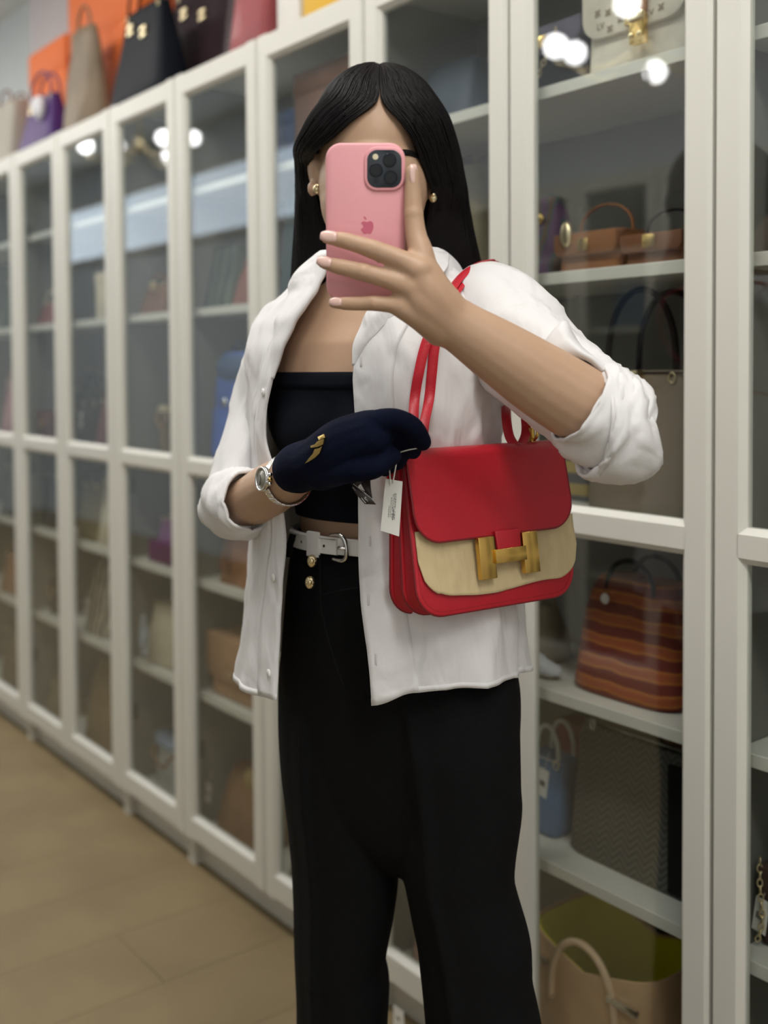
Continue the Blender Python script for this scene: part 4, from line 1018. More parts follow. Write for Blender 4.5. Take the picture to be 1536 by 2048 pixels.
def tote(label, s, d, z, w, h, t, m, hm=None, hh=.08, hr=.0042, tw=.82, tt=.45, kind='tote_bag', lock=None, tg=None, yaw=0, belt=False, span=.28, letters=False, group=None, lean=0.0, lockz=.80):
    r = root(kind, label, s, d, z, yaw=yaw, group=group); hm = hm or m
    b = obj('body', bodyv(w, h, t, tw, tt, 6, lean=lean), m, r, smooth=60)
    obj('seam', tube([V((w/2*tw*.96*q, -t/2*tt-.001+lean, h*.985)) for q in (-1, -.5, 0, .5, 1)], .0014, 6), hm, b)
    if hh:
        for q, nm in ((-1, 1), (1, 2)): obj('handle', arch(-w*span, w*span, q*t/2*tt*.8+lean, h*.97, hh, hr), hm, r)
        for x in (-w*span, w*span): obj('ring', tube([V((x, -t/2*tt-.002+lean, h*.95))+V((.006*math.cos(a), 0, .008*math.sin(a))) for a in [2*math.pi*k/12 for k in range(12)]], .0013, 6, closed=True), GOLDP, r)
    if lock:
        lk = obj('lock', box(lock-.011, lock+.011, -t/2*(.25+.75*tt)-.012, -t/2*(.25+.75*tt)+.012, h*lockz, h*lockz+.026, .0015), GOLDP, r, smooth=40)
        obj('turn_key', box(lock-.005, lock+.005, -t/2*(.25+.75*tt)-.017, -t/2*(.25+.75*tt)-.011, h*lockz+.008, h*lockz+.018, .001), GOLD, lk, smooth=40)
    if letters:
        for q, zz in ((-.16, .74), (.10, .64)):
            obj('metal_plaque', merge([box(w*q-.018, w*q+.018, -t/2*(1+(tt-1)*zz)-.005, -t/2*(1+(tt-1)*zz)+.004, h*zz, h*zz+.012, .002), box(w*q-.018, w*q+.018, -t/2*(1+(tt-1)*zz)-.005, -t/2*(1+(tt-1)*zz)+.004, h*zz+.018, h*zz+.030, .002)]), GOLDP, r, smooth=40)['kind'] = 'stuff'
    if tg: tagcard(r, tg[0], -t/2-.004, tg[1])
    return r
def flapbag(label, s, d, z, w, h, t, m, cl=GOLD, chain=None, kind='flap_bag', tg=None, fm=None, yaw=0, rnd=.25, fl=.55, strapm=None):
    r = root(kind, label, s, d, z, yaw=yaw)
    obj('body', bodyv(w, h, t, .97, .8, 7), m, r, smooth=60)
    ol = rrect(-w/2*.985, w/2*.985, h*(1-fl), h*1.01, min(w, h)*rnd*.9, 8, .004)
    f = obj('flap', prism(ol, -t/2-.006, -t/2*.78+.004, .0015), fm or m, r, smooth=50)
    obj('flap_top', box(-w/2*.98, w/2*.98, -t/2*.8, t/2*.7, h*.985, h*1.012, .003), fm or m, r, smooth=50)
    obj('clasp', merge([box(-.012, .012, -t/2-.010, -t/2-.005, h*(1-fl)+.006, h*(1-fl)+.026, .001)]), cl, f, smooth=40)
    if chain: obj('chain', link_chain([V(p) for p in chain]), GOLDP, r)['kind'] = 'stuff'
    if strapm: obj('strap', arch(-w*.42, w*.42, 0, h, strapm[1], .004, flat=.5), strapm[0], r)
    if tg: tagcard(r, tg[0], -t/2-.008, tg[1])
    return r
def link_chain(pts, r=.0045, step=.009):
    q = [V(x) for x in crom([tuple(p) for p in pts], 20)]; out = []; acc = 0; last = q[0]; k = 0
    for a, b in zip(q, q[1:]):
        acc += (b-a).length
        if acc >= step:
            acc = 0; tg_ = (b-a).normalized(); nx = tg_.orthogonal().normalized(); ny = tg_.cross(nx)
            side = nx if k % 2 else ny
            out.append(tube([b+tg_*r*1.3*math.cos(x)+side*r*.8*math.sin(x) for x in [2*math.pi*i/10 for i in range(10)]], .0013, 5, closed=True)); k += 1
    return merge(out)
def slouch_w(w): return w*.94
def slouch(label, s, d, z, w, h, t, m, hm=None, kind='hobo_bag', hh=.06, tg=None, yaw=0, clasp=None, tap=.50):
    r = root(kind, label, s, d, z, yaw=yaw); hm = hm or m
    rings = []; n = 30
    for f in (0, .0, .03, .12, .25, .4, .55, .7, .82, .92, 1.0, 1.0):
        q = .75 if (f == 0 and not rings) else (.6 if f == 1.0 and rings and abs(rings[-1][0].z-h) < 1e-6 else 1)
        hw = w/2*(.96-tap*f**2.2)*q; ht = t/2*(1.05-.75*f)*q; r_ = []
        for k in range(n):
            a = 2*math.pi*k/n; ca, sa = math.cos(a), math.sin(a)
            x = math.copysign(abs(ca)**.7, ca)*hw; y = math.copysign(abs(sa)**.8, sa)*ht
            y += .10*t*nz(x*22, f*3, len(label)); r_.append(V((x - .06*w*f, y, h*f)))
        rings.append(r_)
    obj('body', loft(rings), m, r)
    obj('handle', arch(-w*.20-.06*w, w*.20-.06*w, 0, h*.96, hh, .005, flat=.6), hm, r)
    if clasp: obj('clasp', ellip((0, -t*.30, h*.72), (.010, .006, .010)), clasp, r)
    if tg: tagcard(r, tg[0], -t/2-.004, tg[1])
    return r
def backpack(label, s, d, z, w, h, t, m, m2):
    r = root('backpack', label, s, d, z, 'backpack')
    obj('body', bodyv(w, h, t, .8, .7, 3.2, prof=lambda f: math.sqrt(max(.05, 1-max(0, f-.72)**2*9))), m, r)
    p = obj('front_pocket', [ (x, y-t*.42, zz+h*.06) for x, y, zz in [tuple(v) for v in bodyv(w*.78, h*.42, t*.35, .9, .7, 3.5)[0]]] and ([V((v.x, v.y-t*.42, v.z+h*.06)) for v in bodyv(w*.78, h*.42, t*.35, .9, .7, 3.5)[0]], bodyv(w*.78, h*.42, t*.35, .9, .7, 3.5)[1]), m, r)
    obj('top_flap', ellip((0, -t*.10, h*.86), (w*.40, t*.45, h*.15)), m2, r)
    obj('buckle', disc((0, -t*.62, h*.55), (0, -1, 0), .012, .004, 14), STEEL, r)
    obj('handle', arch(-w*.12, w*.12, 0, h*.96, .035, .005), m2, r)
    return r
def bucket(label, s, d, z, rr, h, m, m2):
    r = root('bucket_bag', label, s, d, z)
    obj('body', bodyv(rr*2, h, rr*1.7, .88, .88, 2.6), m, r, smooth=60)
    obj('rim', xform(bodyv(rr*1.95, h*.14, rr*1.7, 1.0, 1.0, 2.6), Matrix.Translation((0, 0, h*.9))), m2, r, smooth=60)
    obj('strap', stube([V((-rr*.8, -rr*.5, h*.95)), V((-rr*.3, -rr*.95, h*.75)), V((rr*.3, -rr*.95, h*.55)), V((rr*.5, -rr*.9, h*.75)), V((rr*.7, -rr*.4, h*.98))], .0045, 8), leather('bucket_cord', (.18, .10, .05)), r)
    obj('handle', arch(-rr*.7, rr*.7, 0, h, .07, .004), leather('bucket_cord', (.18, .10, .05)), r)
    return r
def bowler(label, s, d, z, w, h, t, m, hm, tg=None, kind='bowling_bag', knob=None):
    r = root(kind, label, s, d, z)
    obj('body', bodyv(w, h, t, .9, .45, 4.0, prof=lambda f: 1-.25*max(0, f-.6)**2*6), m, r, smooth=60)
    obj('zip_band', tube([V((w*.40*q, 0, h*(.985-.05*abs(q)))) for q in (-1, -.5, 0, .5, 1)], .004, 8), hm, r)
    for q in (-1, 1): obj('handle', arch(-w*.22, w*.22, q*t*.22, h*.85, h*.32, .0045), hm, r)
    if knob: obj('knob', ellip((knob[0], -t*.36, knob[1]), (.008, .006, .009)), mat('pearl_white', (.8, .78, .75), .2), r)
    if tg: tagcard(r, tg[0], -t/2-.004, tg[1])
    return r
def gbox(label, s, d, z, w, h, t, m, m2=None, lid=.25, cat='box', group=None, yaw=0):
    r = root('gift_box', label, s, d, z, cat, group, yaw)
    obj('base', box(-w/2+.002, w/2-.002, -t/2+.002, t/2-.002, 0, h*(1-lid), .002), m, r, smooth=40)
    obj('lid', box(-w/2, w/2, -t/2, t/2, h*(1-lid)-.0005, h, .002), m2 or m, r, smooth=40)
    return r
ORANGE = mat('orange_card', (0.78, 0.155, 0.018), 0.65, bump=(200, .1))
TAUPE = leather('taupe_leather', (0.20, 0.155, 0.11)); TAN = leather('tan_leather', (0.33, 0.19, 0.10)); BROWN = leather('brown_leather', (0.16, 0.065, 0.03)); COGN = leather('cognac_leather', (0.26, 0.11, 0.045))
NAVY = leather('navy_leather', (0.010, 0.012, 0.018)); PLUM = leather('plum_leather', (0.030, 0.016, 0.021), .55); BLK = leather('black_leather', (0.012, 0.012, 0.013), .4)
PURP = leather('purple_leather', (0.075, 0.028, 0.165)); CREAM = leather('cream_leather', (0.52, 0.46, 0.34)); GREYW = leather('grey_white_leather', (0.42, 0.43, 0.41)); BURG = leather('burgundy_leather', (0.10, 0.018, 0.02))
BLUE = leather('blue_leather', (0.025, 0.055, 0.16)); BLUED = leather('denim_blue', (0.10, 0.17, 0.29)); TEAL = leather('teal_leather', (0.015, 0.06, 0.075)); GREEN = leather('dark_green_leather', (0.02, 0.05, 0.035)); REDB = leather('rust_leather', (0.20, 0.06, 0.04))
YELL = mat('yellow_card', (0.72, 0.42, 0.02), .6); WHITE = mat('white_box_card', (.74, .72, .68), .6, bump=(100, .05)); PINKB = leather('blush_leather', (0.42, 0.25, 0.20)); BEIGE = leather('beige_leather', (0.36, 0.25, 0.15)); MAG = leather('magenta_fringe', (0.14, 0.008, 0.12), .7)
# ---- on top of the cabinets
def top(px0, px1, pyt, d): return spot(px0, px1, pyt, ZT, d)
Z2 = ZT
s, w_, h = top(300, 452, -60, .16); tote('dark plum leather tote with gold letters, on top beside the clear-wrapped red bag', s, .222, Z2, w_, .34, .13, PLUM, hh=.08, letters=True, tw=.72, tt=.3)
s, w_, h = top(208, 318, 30, .03); tote('black leather tote with gold letters on top of the cabinets', s, .085, Z2, w_, .265, .12, NAVY, BLK, hh=.10, letters=True, tw=.62, tt=.3)
s, w_, h = top(140, 205, 30, .12); slouch('taupe slouchy shoulder bag standing tall on top of the cabinets', s, .12, Z2, w_*.98, .345, .11, leather('taupe_soft', (.245, .185, .125)), hh=.09, tap=.28)
s, w_, h = top(55, 128, 165, .12); r_p = tote('purple leather tote with gold letters and a white scarf, on top of the cabinets', s, .12, Z2, w_, .20, .12, PURP, hh=.09, letters=True, tw=.62, tt=.3)
obj('scarf', union([ellip((.03, -.035, .165), (.05, .025, .03)), ellip((.07, -.047, .14), (.03, .018, .035))], .004, 4), mat('white_scarf', (.72, .72, .76), .8), r_p, label='white folded scarf')
s, w_, h = top(6, 44, 165, .12); tote('greyish white canvas tote with brown handles, far left on top', s, .12, Z2, w_*1.15, .245, .13, mat('canvas', (.42, .39, .34), .9, bump=(300, .3)), BROWN, hh=.05, tw=.9, tt=.5)
s, w_, h = top(-40, 2, 190, .12); tote('dark brown tote cut off by the left edge, on top of the cabinets', s, .12, Z2, w_, .24, .13, PLUM, hh=.05)
s, w_, h = top(75, 150, 105, .235); gbox('low orange gift box behind the purple tote', s, .265, Z2, w_, h+.02, .13, ORANGE, group='orange gift boxes on top')
s, w_, h = top(160, 292, 72, .235); gbox('orange gift box under the large orange box, behind the taupe bag', s, .265, Z2, w_, h, .13, ORANGE, group='orange gift boxes on top')
hh_ = h
s, w_, h = top(153, 294, -60, .235); gbox('large orange gift box stacked highest behind the black tote', s, .265, Z2+hh_+.001, w_, .30, .13, ORANGE, group='orange gift boxes on top')
s, w_, h = top(446, 530, -40, .05); r = tote('red leather bag wrapped in clear plastic on top of the cabinets', s, .105, Z2, w_*.9, .28, .12, leather('dusty_red', (.30, .012, .018)), hh=.05)
CLEAR = mat('clear_film', (.9, .9, .9), .12)
def film_mat():
    m = bpy.data.materials.new('plastic_film'); m.use_nodes = True; nt = m.node_tree; nt.nodes.clear(); out = nt.nodes.new('ShaderNodeOutputMaterial'); mx = nt.nodes.new('ShaderNodeMixShader'); mx.inputs[0].default_value = .06
    a = nt.nodes.new('ShaderNodeBsdfTransparent'); b = nt.nodes.new('ShaderNodeBsdfPrincipled'); b.inputs['Base Color'].default_value = (.85, .85, .88, 1); b.inputs['Roughness'].default_value = .15
    nt.links.new(a.outputs[0], mx.inputs[1]); nt.links.new(b.outputs[0], mx.inputs[2]); nt.links.new(mx.outputs[0], out.inputs[0]); return m
FILM = film_mat()
fv, ff = bodyv(w_*1.02, .30, .16, .85, .6, 3.5, n=40); fv = [V((v.x*(1+.03*nz(v.z*40, v.x*30)), v.y*(1+.07*nz(v.x*40, v.z*30, 3)), v.z)) for v in fv]
obj('plastic_wrap', (fv, ff), FILM, r)
s, w_, h = top(536, 582, -30, .05); r = gbox('white box with a black mark, on top beside the yellow box', s, .13, Z2, w_, .24, .12, WHITE); obj('black_mark', ellip((-w_*.28, -.0605, .125), (.010, .0012, .018)), INK, r)
s, w_, h = top(588, 664, -30, .05); gbox('yellow box on top of the cabinets near her head', s, .13, Z2, w_, .22, .12, YELL, leather('yellow_lid', (.62, .36, .02)))
s, w_, h = top(690, 780, -30, .05); gbox('black box on top of the cabinets, right of the yellow box', s, .13, Z2, w_, .2, .12, BLK)

# ---- right cabinet, door next to the woman (G-H)
B6, B5, B4, B3, B2, B1 = SHELF[5], SHELF[4], SHELF[3], SHELF[2], SHELF[1], SHELF[0]
CABR = [(B_['A']-2*SP, B_['A']), (B_['A'], B_['C']), (B_['C'], B_['D']), (B_['D'], B_['F']), (B_['F'], B_['H']), (B_['H'], B_['J'])]
def bay(px0, px1, pyt, z, d=.13):
    s_, w0, h0 = spot(px0, px1, pyt, z, d); a, b = s_-w0/2, s_+w0/2
    lo, hi = [q for q in CABR if q[0] <= s_ < q[1]][0]
    a, b = max(a, lo+.026), min(b, hi-.026)
    top_ = [q for q in SHELF+[2.02] if q > z+.01][0]
    return (a+b)/2, (b-a)*.985, min(h0, top_-z-.032)
def monogram():
    m = bpy.data.materials.new('cream_monogram'); m.use_nodes = True; nt = m.node_tree; b = nt.nodes['Principled BSDF']; b.inputs['Roughness'].default_value = .5
    tc = nt.nodes.new('ShaderNodeTexCoord'); vo = nt.nodes.new('ShaderNodeTexVoronoi'); vo.inputs['Scale'].default_value = 38; vo.inputs['Randomness'].default_value = .25
    cr = nt.nodes.new('ShaderNodeValToRGB'); cr.color_ramp.elements[0].color = (.30, .24, .17, 1); cr.color_ramp.elements[1].color = (.60, .55, .47, 1); cr.color_ramp.elements[0].position = .16; cr.color_ramp.elements[1].position = .24
    nt.links.new(tc.outputs['Object'], vo.inputs[0]); nt.links.new(vo.outputs[0], cr.inputs[0]); nt.links.new(cr.outputs[0], b.inputs['Base Color']); return m
CRM = leather('cream_coated_canvas', (.60, .55, .47)); MONO = mat('monogram_print', (.30, .245, .17), .6)
def flower(cx, cz, r_, y):
    o_ = []
    for k in range(4):
        a = math.pi/4+k*math.pi/2; u_ = V((math.cos(a), 0, math.sin(a))); v_ = V((-math.sin(a), 0, math.cos(a))); c = V((cx, y, cz))
        q = [c, c+u_*r_*.5+v_*r_*.28, c+u_*r_, c+u_*r_*.5-v_*r_*.28]; o_.append((q+[p+V((0, .0006, 0)) for p in q], [(0, 1, 2, 3), (7, 6, 5, 4)]+[(i, (i+1) % 4, 4+(i+1) % 4, 4+i) for i in range(4)]))
    return merge(o_)
s, w_, h = bay(1183, 1400, 0, B6, .09)
r = flapbag('cream monogram bag with brown strap and gold lock on the highest shelf', s, .12, B6, w_, .20, .10, CRM, rnd=.2, fl=.70)
pr_ = []
for i, (x, zz) in enumerate([(-.068, .100), (-.062, .078), (-.047, .096), (-.043, .070), (-.026, .104), (-.022, .080), (.030, .100), (.034, .074), (.050, .098), (.055, .078), (.07, .10), (-.005, .112)]):
    if i % 3 == 1:
        tv, tf = text_mesh('LV', .014, .0003); pr_.append(xform((tv, tf), Matrix.Translation((x, -.0572, zz)) @ Matrix.Rotation(math.pi/2, 4, 'X')))
    else: pr_.append(flower(x, zz, .0075, -.0576))
o = obj('monogram', merge(pr_), MONO, r, smooth=False); o['kind'] = 'stuff'
ls = on_wall(1290, 60, .07)[0]-s
obj('leather_tab', box(ls-.012, ls+.012, -.068, -.055, .073, .108, .005), COGN, r, smooth=50)
lk = obj('lock_plate', box(ls-.013, ls+.013, -.072, -.058, .030, .076, .002), GOLD, r, smooth=40)
for x, zz in ((-.008, .043), (.008, .043)): obj('rivet', disc((ls+x, -.0725, zz), (0, -1, 0), .0045, .003, 12, .0008), GOLDP, lk)
obj('lock_bar', box(ls-.014, ls+.014, -.075, -.066, .063, .078, .003), GOLDP, lk, smooth=40)
s, w_, h = bay(1050, 1196, 62, B6, .13); flapbag('navy flap bag with a gold chain on the highest shelf', s, .14, B6, w_, h, .09, NAVY, chain=[(-.03, -.052, .01), (-.01, -.056, h*.3), (.015, -.056, h*.6), (.03, -.05, h*.9), (.035, -.02, h*1.03)], fm=leather('lilac_grey', (.16, .15, .20)), fl=.35)
cs = on_wall(1350, 40, .035)[0]; r = root('price_card', 'white price card with printed barcode in front of the monogram bag', cs, .052, B6+.115, 'card'); obj('card', xform(box(-.022, .022, -.0008, .0008, 0, .10), Matrix.Rotation(-.12, 4, 'Y')), CARD, r, smooth=False); obj('barcode', merge([xform(box(-.008, .010, -.0013, -.0008, .06+i*.004, .062+i*.004), Matrix.Rotation(-.12, 4, 'Y')) for i in range(7)]), INK, r, smooth=False); obj('string', tube([V((0, 0, .1)), V((.0, .01, .13))], .0007, 5), STRING, r)
s, w_, h = bay(1058, 1138, 395, B5, .14); slouch('purple and teal patterned slouchy bag on the upper shelf', s, .15, B5, w_*.96, h, .11, wave_mat('purple_teal', (.09, .03, .09), (.015, .075, .075), 12, .6, 'X', 3.0, (.10, .05, .03)), TEAL, hh=.01, clasp=GOLD)
s, w_, h = bay(1130, 1268, 470, B5, .12); r = flapbag('cognac bag with gold clasp on the upper shelf, left of its twin', s, .14, B5, w_*.93, h*1.02, .10, COGN, strapm=(COGN, .05)); obj('ornament', ellip((-.035, -.058, h*1.02), (.012, .010, .022)), GOLDP, r)
s, w_, h = bay(1262, 1400, 470, B5, .12); flapbag('chestnut bag on the upper shelf, beside the door stile', s, .14, B5, w_*.93, h, .10, BROWN, strapm=(BLK, .04))
s, w_, h = bay(1172, 1385, 742, B4, .10); tote('large grey-taupe tote with dark arched handles and gold turn lock', s, .15, B4, w_, h, .13, leather('grey_taupe', (.185, .145, .108), .5, .85), leather('dark_brown_handle', (.035, .027, .024)), hh=.135, hr=.0055, tw=1.0, tt=.75, lock=.002, lockz=.885, span=.33, kind='large_tote')
s, w_, h = bay(1085, 1185, 880, B4, .16); gbox('yellow and grey striped box on the middle shelf behind the red bag', s, .21, B4, w_*.85, h, .10, wave_mat('yellow_grey_stripe', (.06, .06, .06), (.40, .28, .06), 8, .7, 'Z'))
s, w_, h = bay(1150, 1372, 1165, B3, .10); bowler('orange and red striped bag with dark handles and a pearl knob', s, .14, B3, w_, h, .15, wave_mat('orange_red_stripe', (.17, .022, .012), (.46, .15, .02), 9, .75, 'Z', 1.2, (.34, .075, .02)), BLK, kind='striped_bag', knob=(-.035, h*.83))
s, w_, h = bay(1060, 1112, 1215, B3, .15); slouch('small beige suede bag at the left of the striped bag', s, .17, B3, w_, h, .1, leather('beige_suede', (.20, .155, .10), .8), hh=.03)
s, w_, h = bay(1065, 1135, 1330, B3, .09); r = root('tissue_paper', 'crumpled white tissue paper on the shelf beside the striped bag', s-.01, .075, B3+.002, 'paper'); obj('paper', union([ellip((0, 0, .016), (.035, .022, .014)), ellip((.02, .0, .014), (.03, .02, .012)), ellip((-.02, .01, .018), (.025, .02, .016))], .004, 3), mat('tissue', (.6, .6, .62), .8, bump=(60, .6)), r)
s, w_, h = bay(1122, 1420, 1505, B2, .08); r = root('laptop_pouch', 'large grey herringbone zip pouch leaning on the lower shelf', s, .115, B2, 'pouch')
def herring():
    m = mat('grey_herringbone', (.08, .08, .075), .6); nt = m.node_tree; b = nt.nodes['Principled BSDF']; tc = nt.nodes.new('ShaderNodeTexCoord'); sp = nt.nodes.new('ShaderNodeSeparateXYZ'); nt.links.new(tc.outputs['Object'], sp.inputs[0])
    def mth(op, x, v=None, y=None):
        n_ = nt.nodes.new('ShaderNodeMath'); n_.operation = op; nt.links.new(x, n_.inputs[0])
        if v is not None: n_.inputs[1].default_value = v
        if y is not None: nt.links.new(y, n_.inputs[1])
        return n_.outputs[0]
    pp = mth('PINGPONG', sp.outputs[0], .016); zz = mth('ADD', pp, y=sp.outputs[2]); fr = mth('SINE', mth('MULTIPLY', zz, 520.0))
    cr = nt.nodes.new('ShaderNodeValToRGB'); cr.color_ramp.elements[0].color = (.045, .045, .042, 1); cr.color_ramp.elements[1].color = (.115, .11, .098, 1); cr.color_ramp.elements[0].position = .1; cr.color_ramp.elements[1].position = .9
    mr = nt.nodes.new('ShaderNodeMapRange'); mr.inputs[1].default_value = -1; nt.links.new(fr, mr.inputs[0]); nt.links.new(mr.outputs[0], cr.inputs[0]); nt.links.new(cr.outputs[0], b.inputs['Base Color']); return m
HERR = herring()
po = obj('body', bodyv(w_, h, .05, .99, .55, 7, lean=.02), HERR, r, smooth=60); obj('zip', tube([V((w_*.49*q, .02, h+.001)) for q in (-1, 0, 1)], .0025, 6), STEEL, po); obj('zip_puller', box(-w_*.40, -w_*.40+.012, .0, .012, h-.004, h+.014, .002), STEEL, po); obj('side_panel', box(w_*.22, w_*.5, -.026, -.018, .004, h*.97, .002), BLK, r)
s, w_, h = bay(1048, 1128, 1520, B2, .12); tote('denim blue tote with a white strap and paper tag, left of the grey pouch', s, .15, B2, w_, h*1.02, .11, BLUED, mat('white_strap', (.62, .62, .6), .6), hh=.06, hr=.004, tg=(.03, h*.98))
zt = B2
for i, (c1, c2, hh0, lab) in enumerate((((.30, .27, .18), (.30, .27, .18), .150, 'pale cream box standing behind the grey pouch'), ((.05, .06, .14), (.20, .03, .03), .185, 'navy and red patterned box behind the grey pouch'))):
    px0, px1 = ((1195, 1330), (1115, 1190))[i]; s, w_, h = bay(px0, px1, 1450, B2, .24); gbox(lab, s, .255, B2, w_*.9, h*(1.02 if i else .98), .055, mat('boxcard%d' % i, c1, .6), mat('boxlid%d' % i, c2, .6), lid=.4)
s, w_, h = bay(1330, 1400, 1470, B2, .24); gbox('tan and orange box behind the grey pouch, next to the door stile', s, .255, B2, w_*.9, h, .055, TAN, mat('boxlid3', (.42, .22, .10), .6), lid=.3)
s, w_, h = bay(1085, 1330, 1915, B1, .10); r = root('open_tote', 'tan tote with yellow lining and round rolled handles on the bottom shelf', s, .155, B1); LIME = mat('lime_lining', (.78, .70, .03), .6)
def shell(w0, t0, w1, t1, z0, z1, flare=0.0, n=36):
    rg = []
    for f in (0, 0, .03, .3, .6, .85, 1.0):
        q = .8 if not rg else 1; hw = (w0+(w1-w0)*f)/2*q; ht = (t0+(t1-t0)*f)/2*q; r_ = []
        for k in range(n):
            a_ = 2*math.pi*k/n; ca, sa = math.cos(a_), math.sin(a_); x = math.copysign(abs(ca)**.4, ca)
            r_.append(V((x*hw, math.copysign(abs(sa)**.4, sa)*ht, z0+(z1-z0)*f - (.035*(1-abs(x))**1.2*f*f))))
        rg.append(r_)
    v_, f_ = loft(rg); return v_, f_[:-1]
obj('body', mod_apply(shell(w_, .19, w_*1.06, .20, 0, h+.02), [('SOLIDIFY', dict(thickness=.004, offset=-1))]), leather('camel', (.54, .35, .20), .5, .8), r, smooth=60)
obj('lining', mod_apply(shell(w_-.014, .176, w_*1.06-.012, .187, .008, h+.017), [('SOLIDIFY', dict(thickness=.002, offset=-1))]), LIME, r, smooth=60)
for q in (-1, 1): obj('handle', arch(-w_*.27, w_*.27, q*.100, h*.55, h*.62, .0065), leather('camel_handle', (.55, .40, .26), .5, .8), r)
for x in (-.4, .33): obj('metal_bar', box(w_*x-.03, w_*x+.03, -.106, -.097, h*.82, h*.82+.012, .002), STEEL, r, smooth=40)
# ---- far right cabinet (H-J)
s, w_, h = bay(1497, 1640, 258, B5, .10); tote('tall dark plum tote cut off by the right edge', s+.003, .15, B5, w_, .265, .14, leather('aubergine', (.075, .045, .055), .45), hh=0, tw=.97, tt=.8)
s, w_, h = bay(1508, 1620, 1735, B2, .10); r = flapbag('brown bag with gold chain and white tag, cut off by the right edge', s, .13, B2, w_, h, .10, leather('dark_croc', (.06, .035, .028), .3), chain=[(-.03, -.052, .13), (-.025, -.060, .09), (-.02, -.062, .04), (-.03, -.06, .005)], tg=(-w_*.5+.012, h*.62))
s, w_, h = bay(1500, 1600, 1210, B3, .15); gbox('pale grey box at the back of the far right cabinet', s, .22, B3, w_, .12, .1, GREYW)
s, w_, h = bay(1505, 1620, 900, B4, .15); slouch('grey suede bag in the far right cabinet above the middle rail', s, .17, B4, w_*.9, .30, .12, leather('grey_suede', (.12, .11, .10), .8), hh=.05)
# ---- behind the woman (F-G)
s, w_, h = bay(830, 960, 130, B6, .13); tote('blue-grey tote high behind her head', s, .15, B6, w_, h, .11, leather('blue_grey', (.07, .09, .12)), hh=0)
s, w_, h = bay(880, 975, 330, B5, .14); slouch('olive beige bag on the shelf behind her hair', s, .16, B5, w_, h, .12, leather('olive_beige', (.20, .17, .11)), hh=.03)
s, w_, h = bay(720, 860, 330, B5, .14); tote('dark green tote hidden behind the phone', s, .16, B5, w_, h, .12, GREEN, hh=0)
s, w_, h = bay(790, 900, 1770, B1, .10); slouch('blush pink soft bag seen between her legs on the bottom shelf', s, .14, B1, w_*.96, h, .15, PINKB, BEIGE, hh=.05, clasp=GOLD)
s, w_, h = bay(720, 790, 1790, B1, .16); tote('olive tote beside the blush bag, seen between her legs', s, .2, B1, w_, h, .1, leather('olive', (.16, .13, .08)), hh=.03)
# ---- left of the woman (E-F)
s, w_, h = bay(540, 610, 262, B5, .05); tote('dark teal bag on the upper shelf left of her hair', s, .054+.12/2, B5, w_, h, .12, TEAL, hh=0, tw=.95)
s, w_, h = bay(582, 700, 175, B6, .05); gbox('brown wood-toned box on the highest shelf left of her head', s, .054+.12/2, B6, w_, .19, .12, leather('walnut', (.13, .06, .035)))
s, w_, h = bay(538, 580, 235, B6, .05); gbox('dark blue box next to the brown box on the highest shelf', s, .054+.1/2, B6, w_, .12, .1, BLUE)
s, w_, h = bay(560, 640, 620, B4, .05); tote('navy tote behind her shoulder', s, .054+.1/2, B4, w_, h, .1, BLUE, hh=0)
s, w_, h = bay(556, 640, 1640, B1, .05); slouch('olive brown soft bag beside her trouser leg on the bottom shelf', s, .054+.13/2, B1, w_*.96, h, .13, leather('olive_brown', (.12, .08, .04)), hh=.04)
s, w_, h = bay(556, 640, 1310, B2, .05); tote('dark tan tote beside her hip', s, .054+.13/2, B2, w_, h, .13, TAN, hh=.04)
# ---- D-E
s, w_, h = bay(384, 446, 492, B5, .05); tote('dark green patterned tote in the second cabinet left of the woman', s, .054+.12/2, B5, w_, h, .12, wave_mat('green_stripe', (.015, .03, .025), (.09, .12, .09), 8, .6, 'X', 2.0), GREEN, hh=0)
s, w_, h = bay(448, 506, 528, B5, .05); bowler('rust coloured bag next to the green patterned tote', s, .054+.12/2, B5, w_, h, .12, REDB, REDB)
s, w_, h = bay(404, 500, 705, B4, .05); backpack('bright blue backpack on the middle shelf', s-.008, .096, B4, w_, h, .07, leather('royal_blue', (.04, .11, .42)), leather('deep_blue', (.03, .07, .17)))
s, w_, h = bay(418, 500, 1062, B3, .05); r = slouch('brown bag with tassels on the shelf below the blue backpack', s, .054+.13/2, B3, w_, h, .13, COGN, BROWN, hh=.03)
for x in (-.03, -.015, 0): obj('tassel', stube([V((x, -.06, h*.8)), V((x-.004, -.07, h*.5)), V((x, -.072, h*.22))], [.002, .004, .006], 7), BROWN, r)
s, w_, h = bay(412, 512, 1282, B2, .05); flapbag('plain tan flap bag on the lower shelf', s, .054+.11/2, B2, w_, h, .11, leather('warm_tan', (.36, .21, .115)), BEIGE, fl=.7)
s, w_, h = bay(398, 506, 1555, B1, .05); r = bowler('big brown bag with gold bow and white tag on the bottom shelf', s, .054+.18/2, B1, w_, h, .18, leather('caramel', (.22, .115, .055)), BROWN, tg=(-w_*.42, h*.72)); obj('bow', merge([ellip((.02, -.04, h*.95), (.022, .015, .03)), ellip((.05, -.04, h*.93), (.022, .015, .028))]), leather('gold_bow', (.34, .25, .10), .3), r)['kind'] = 'stuff'
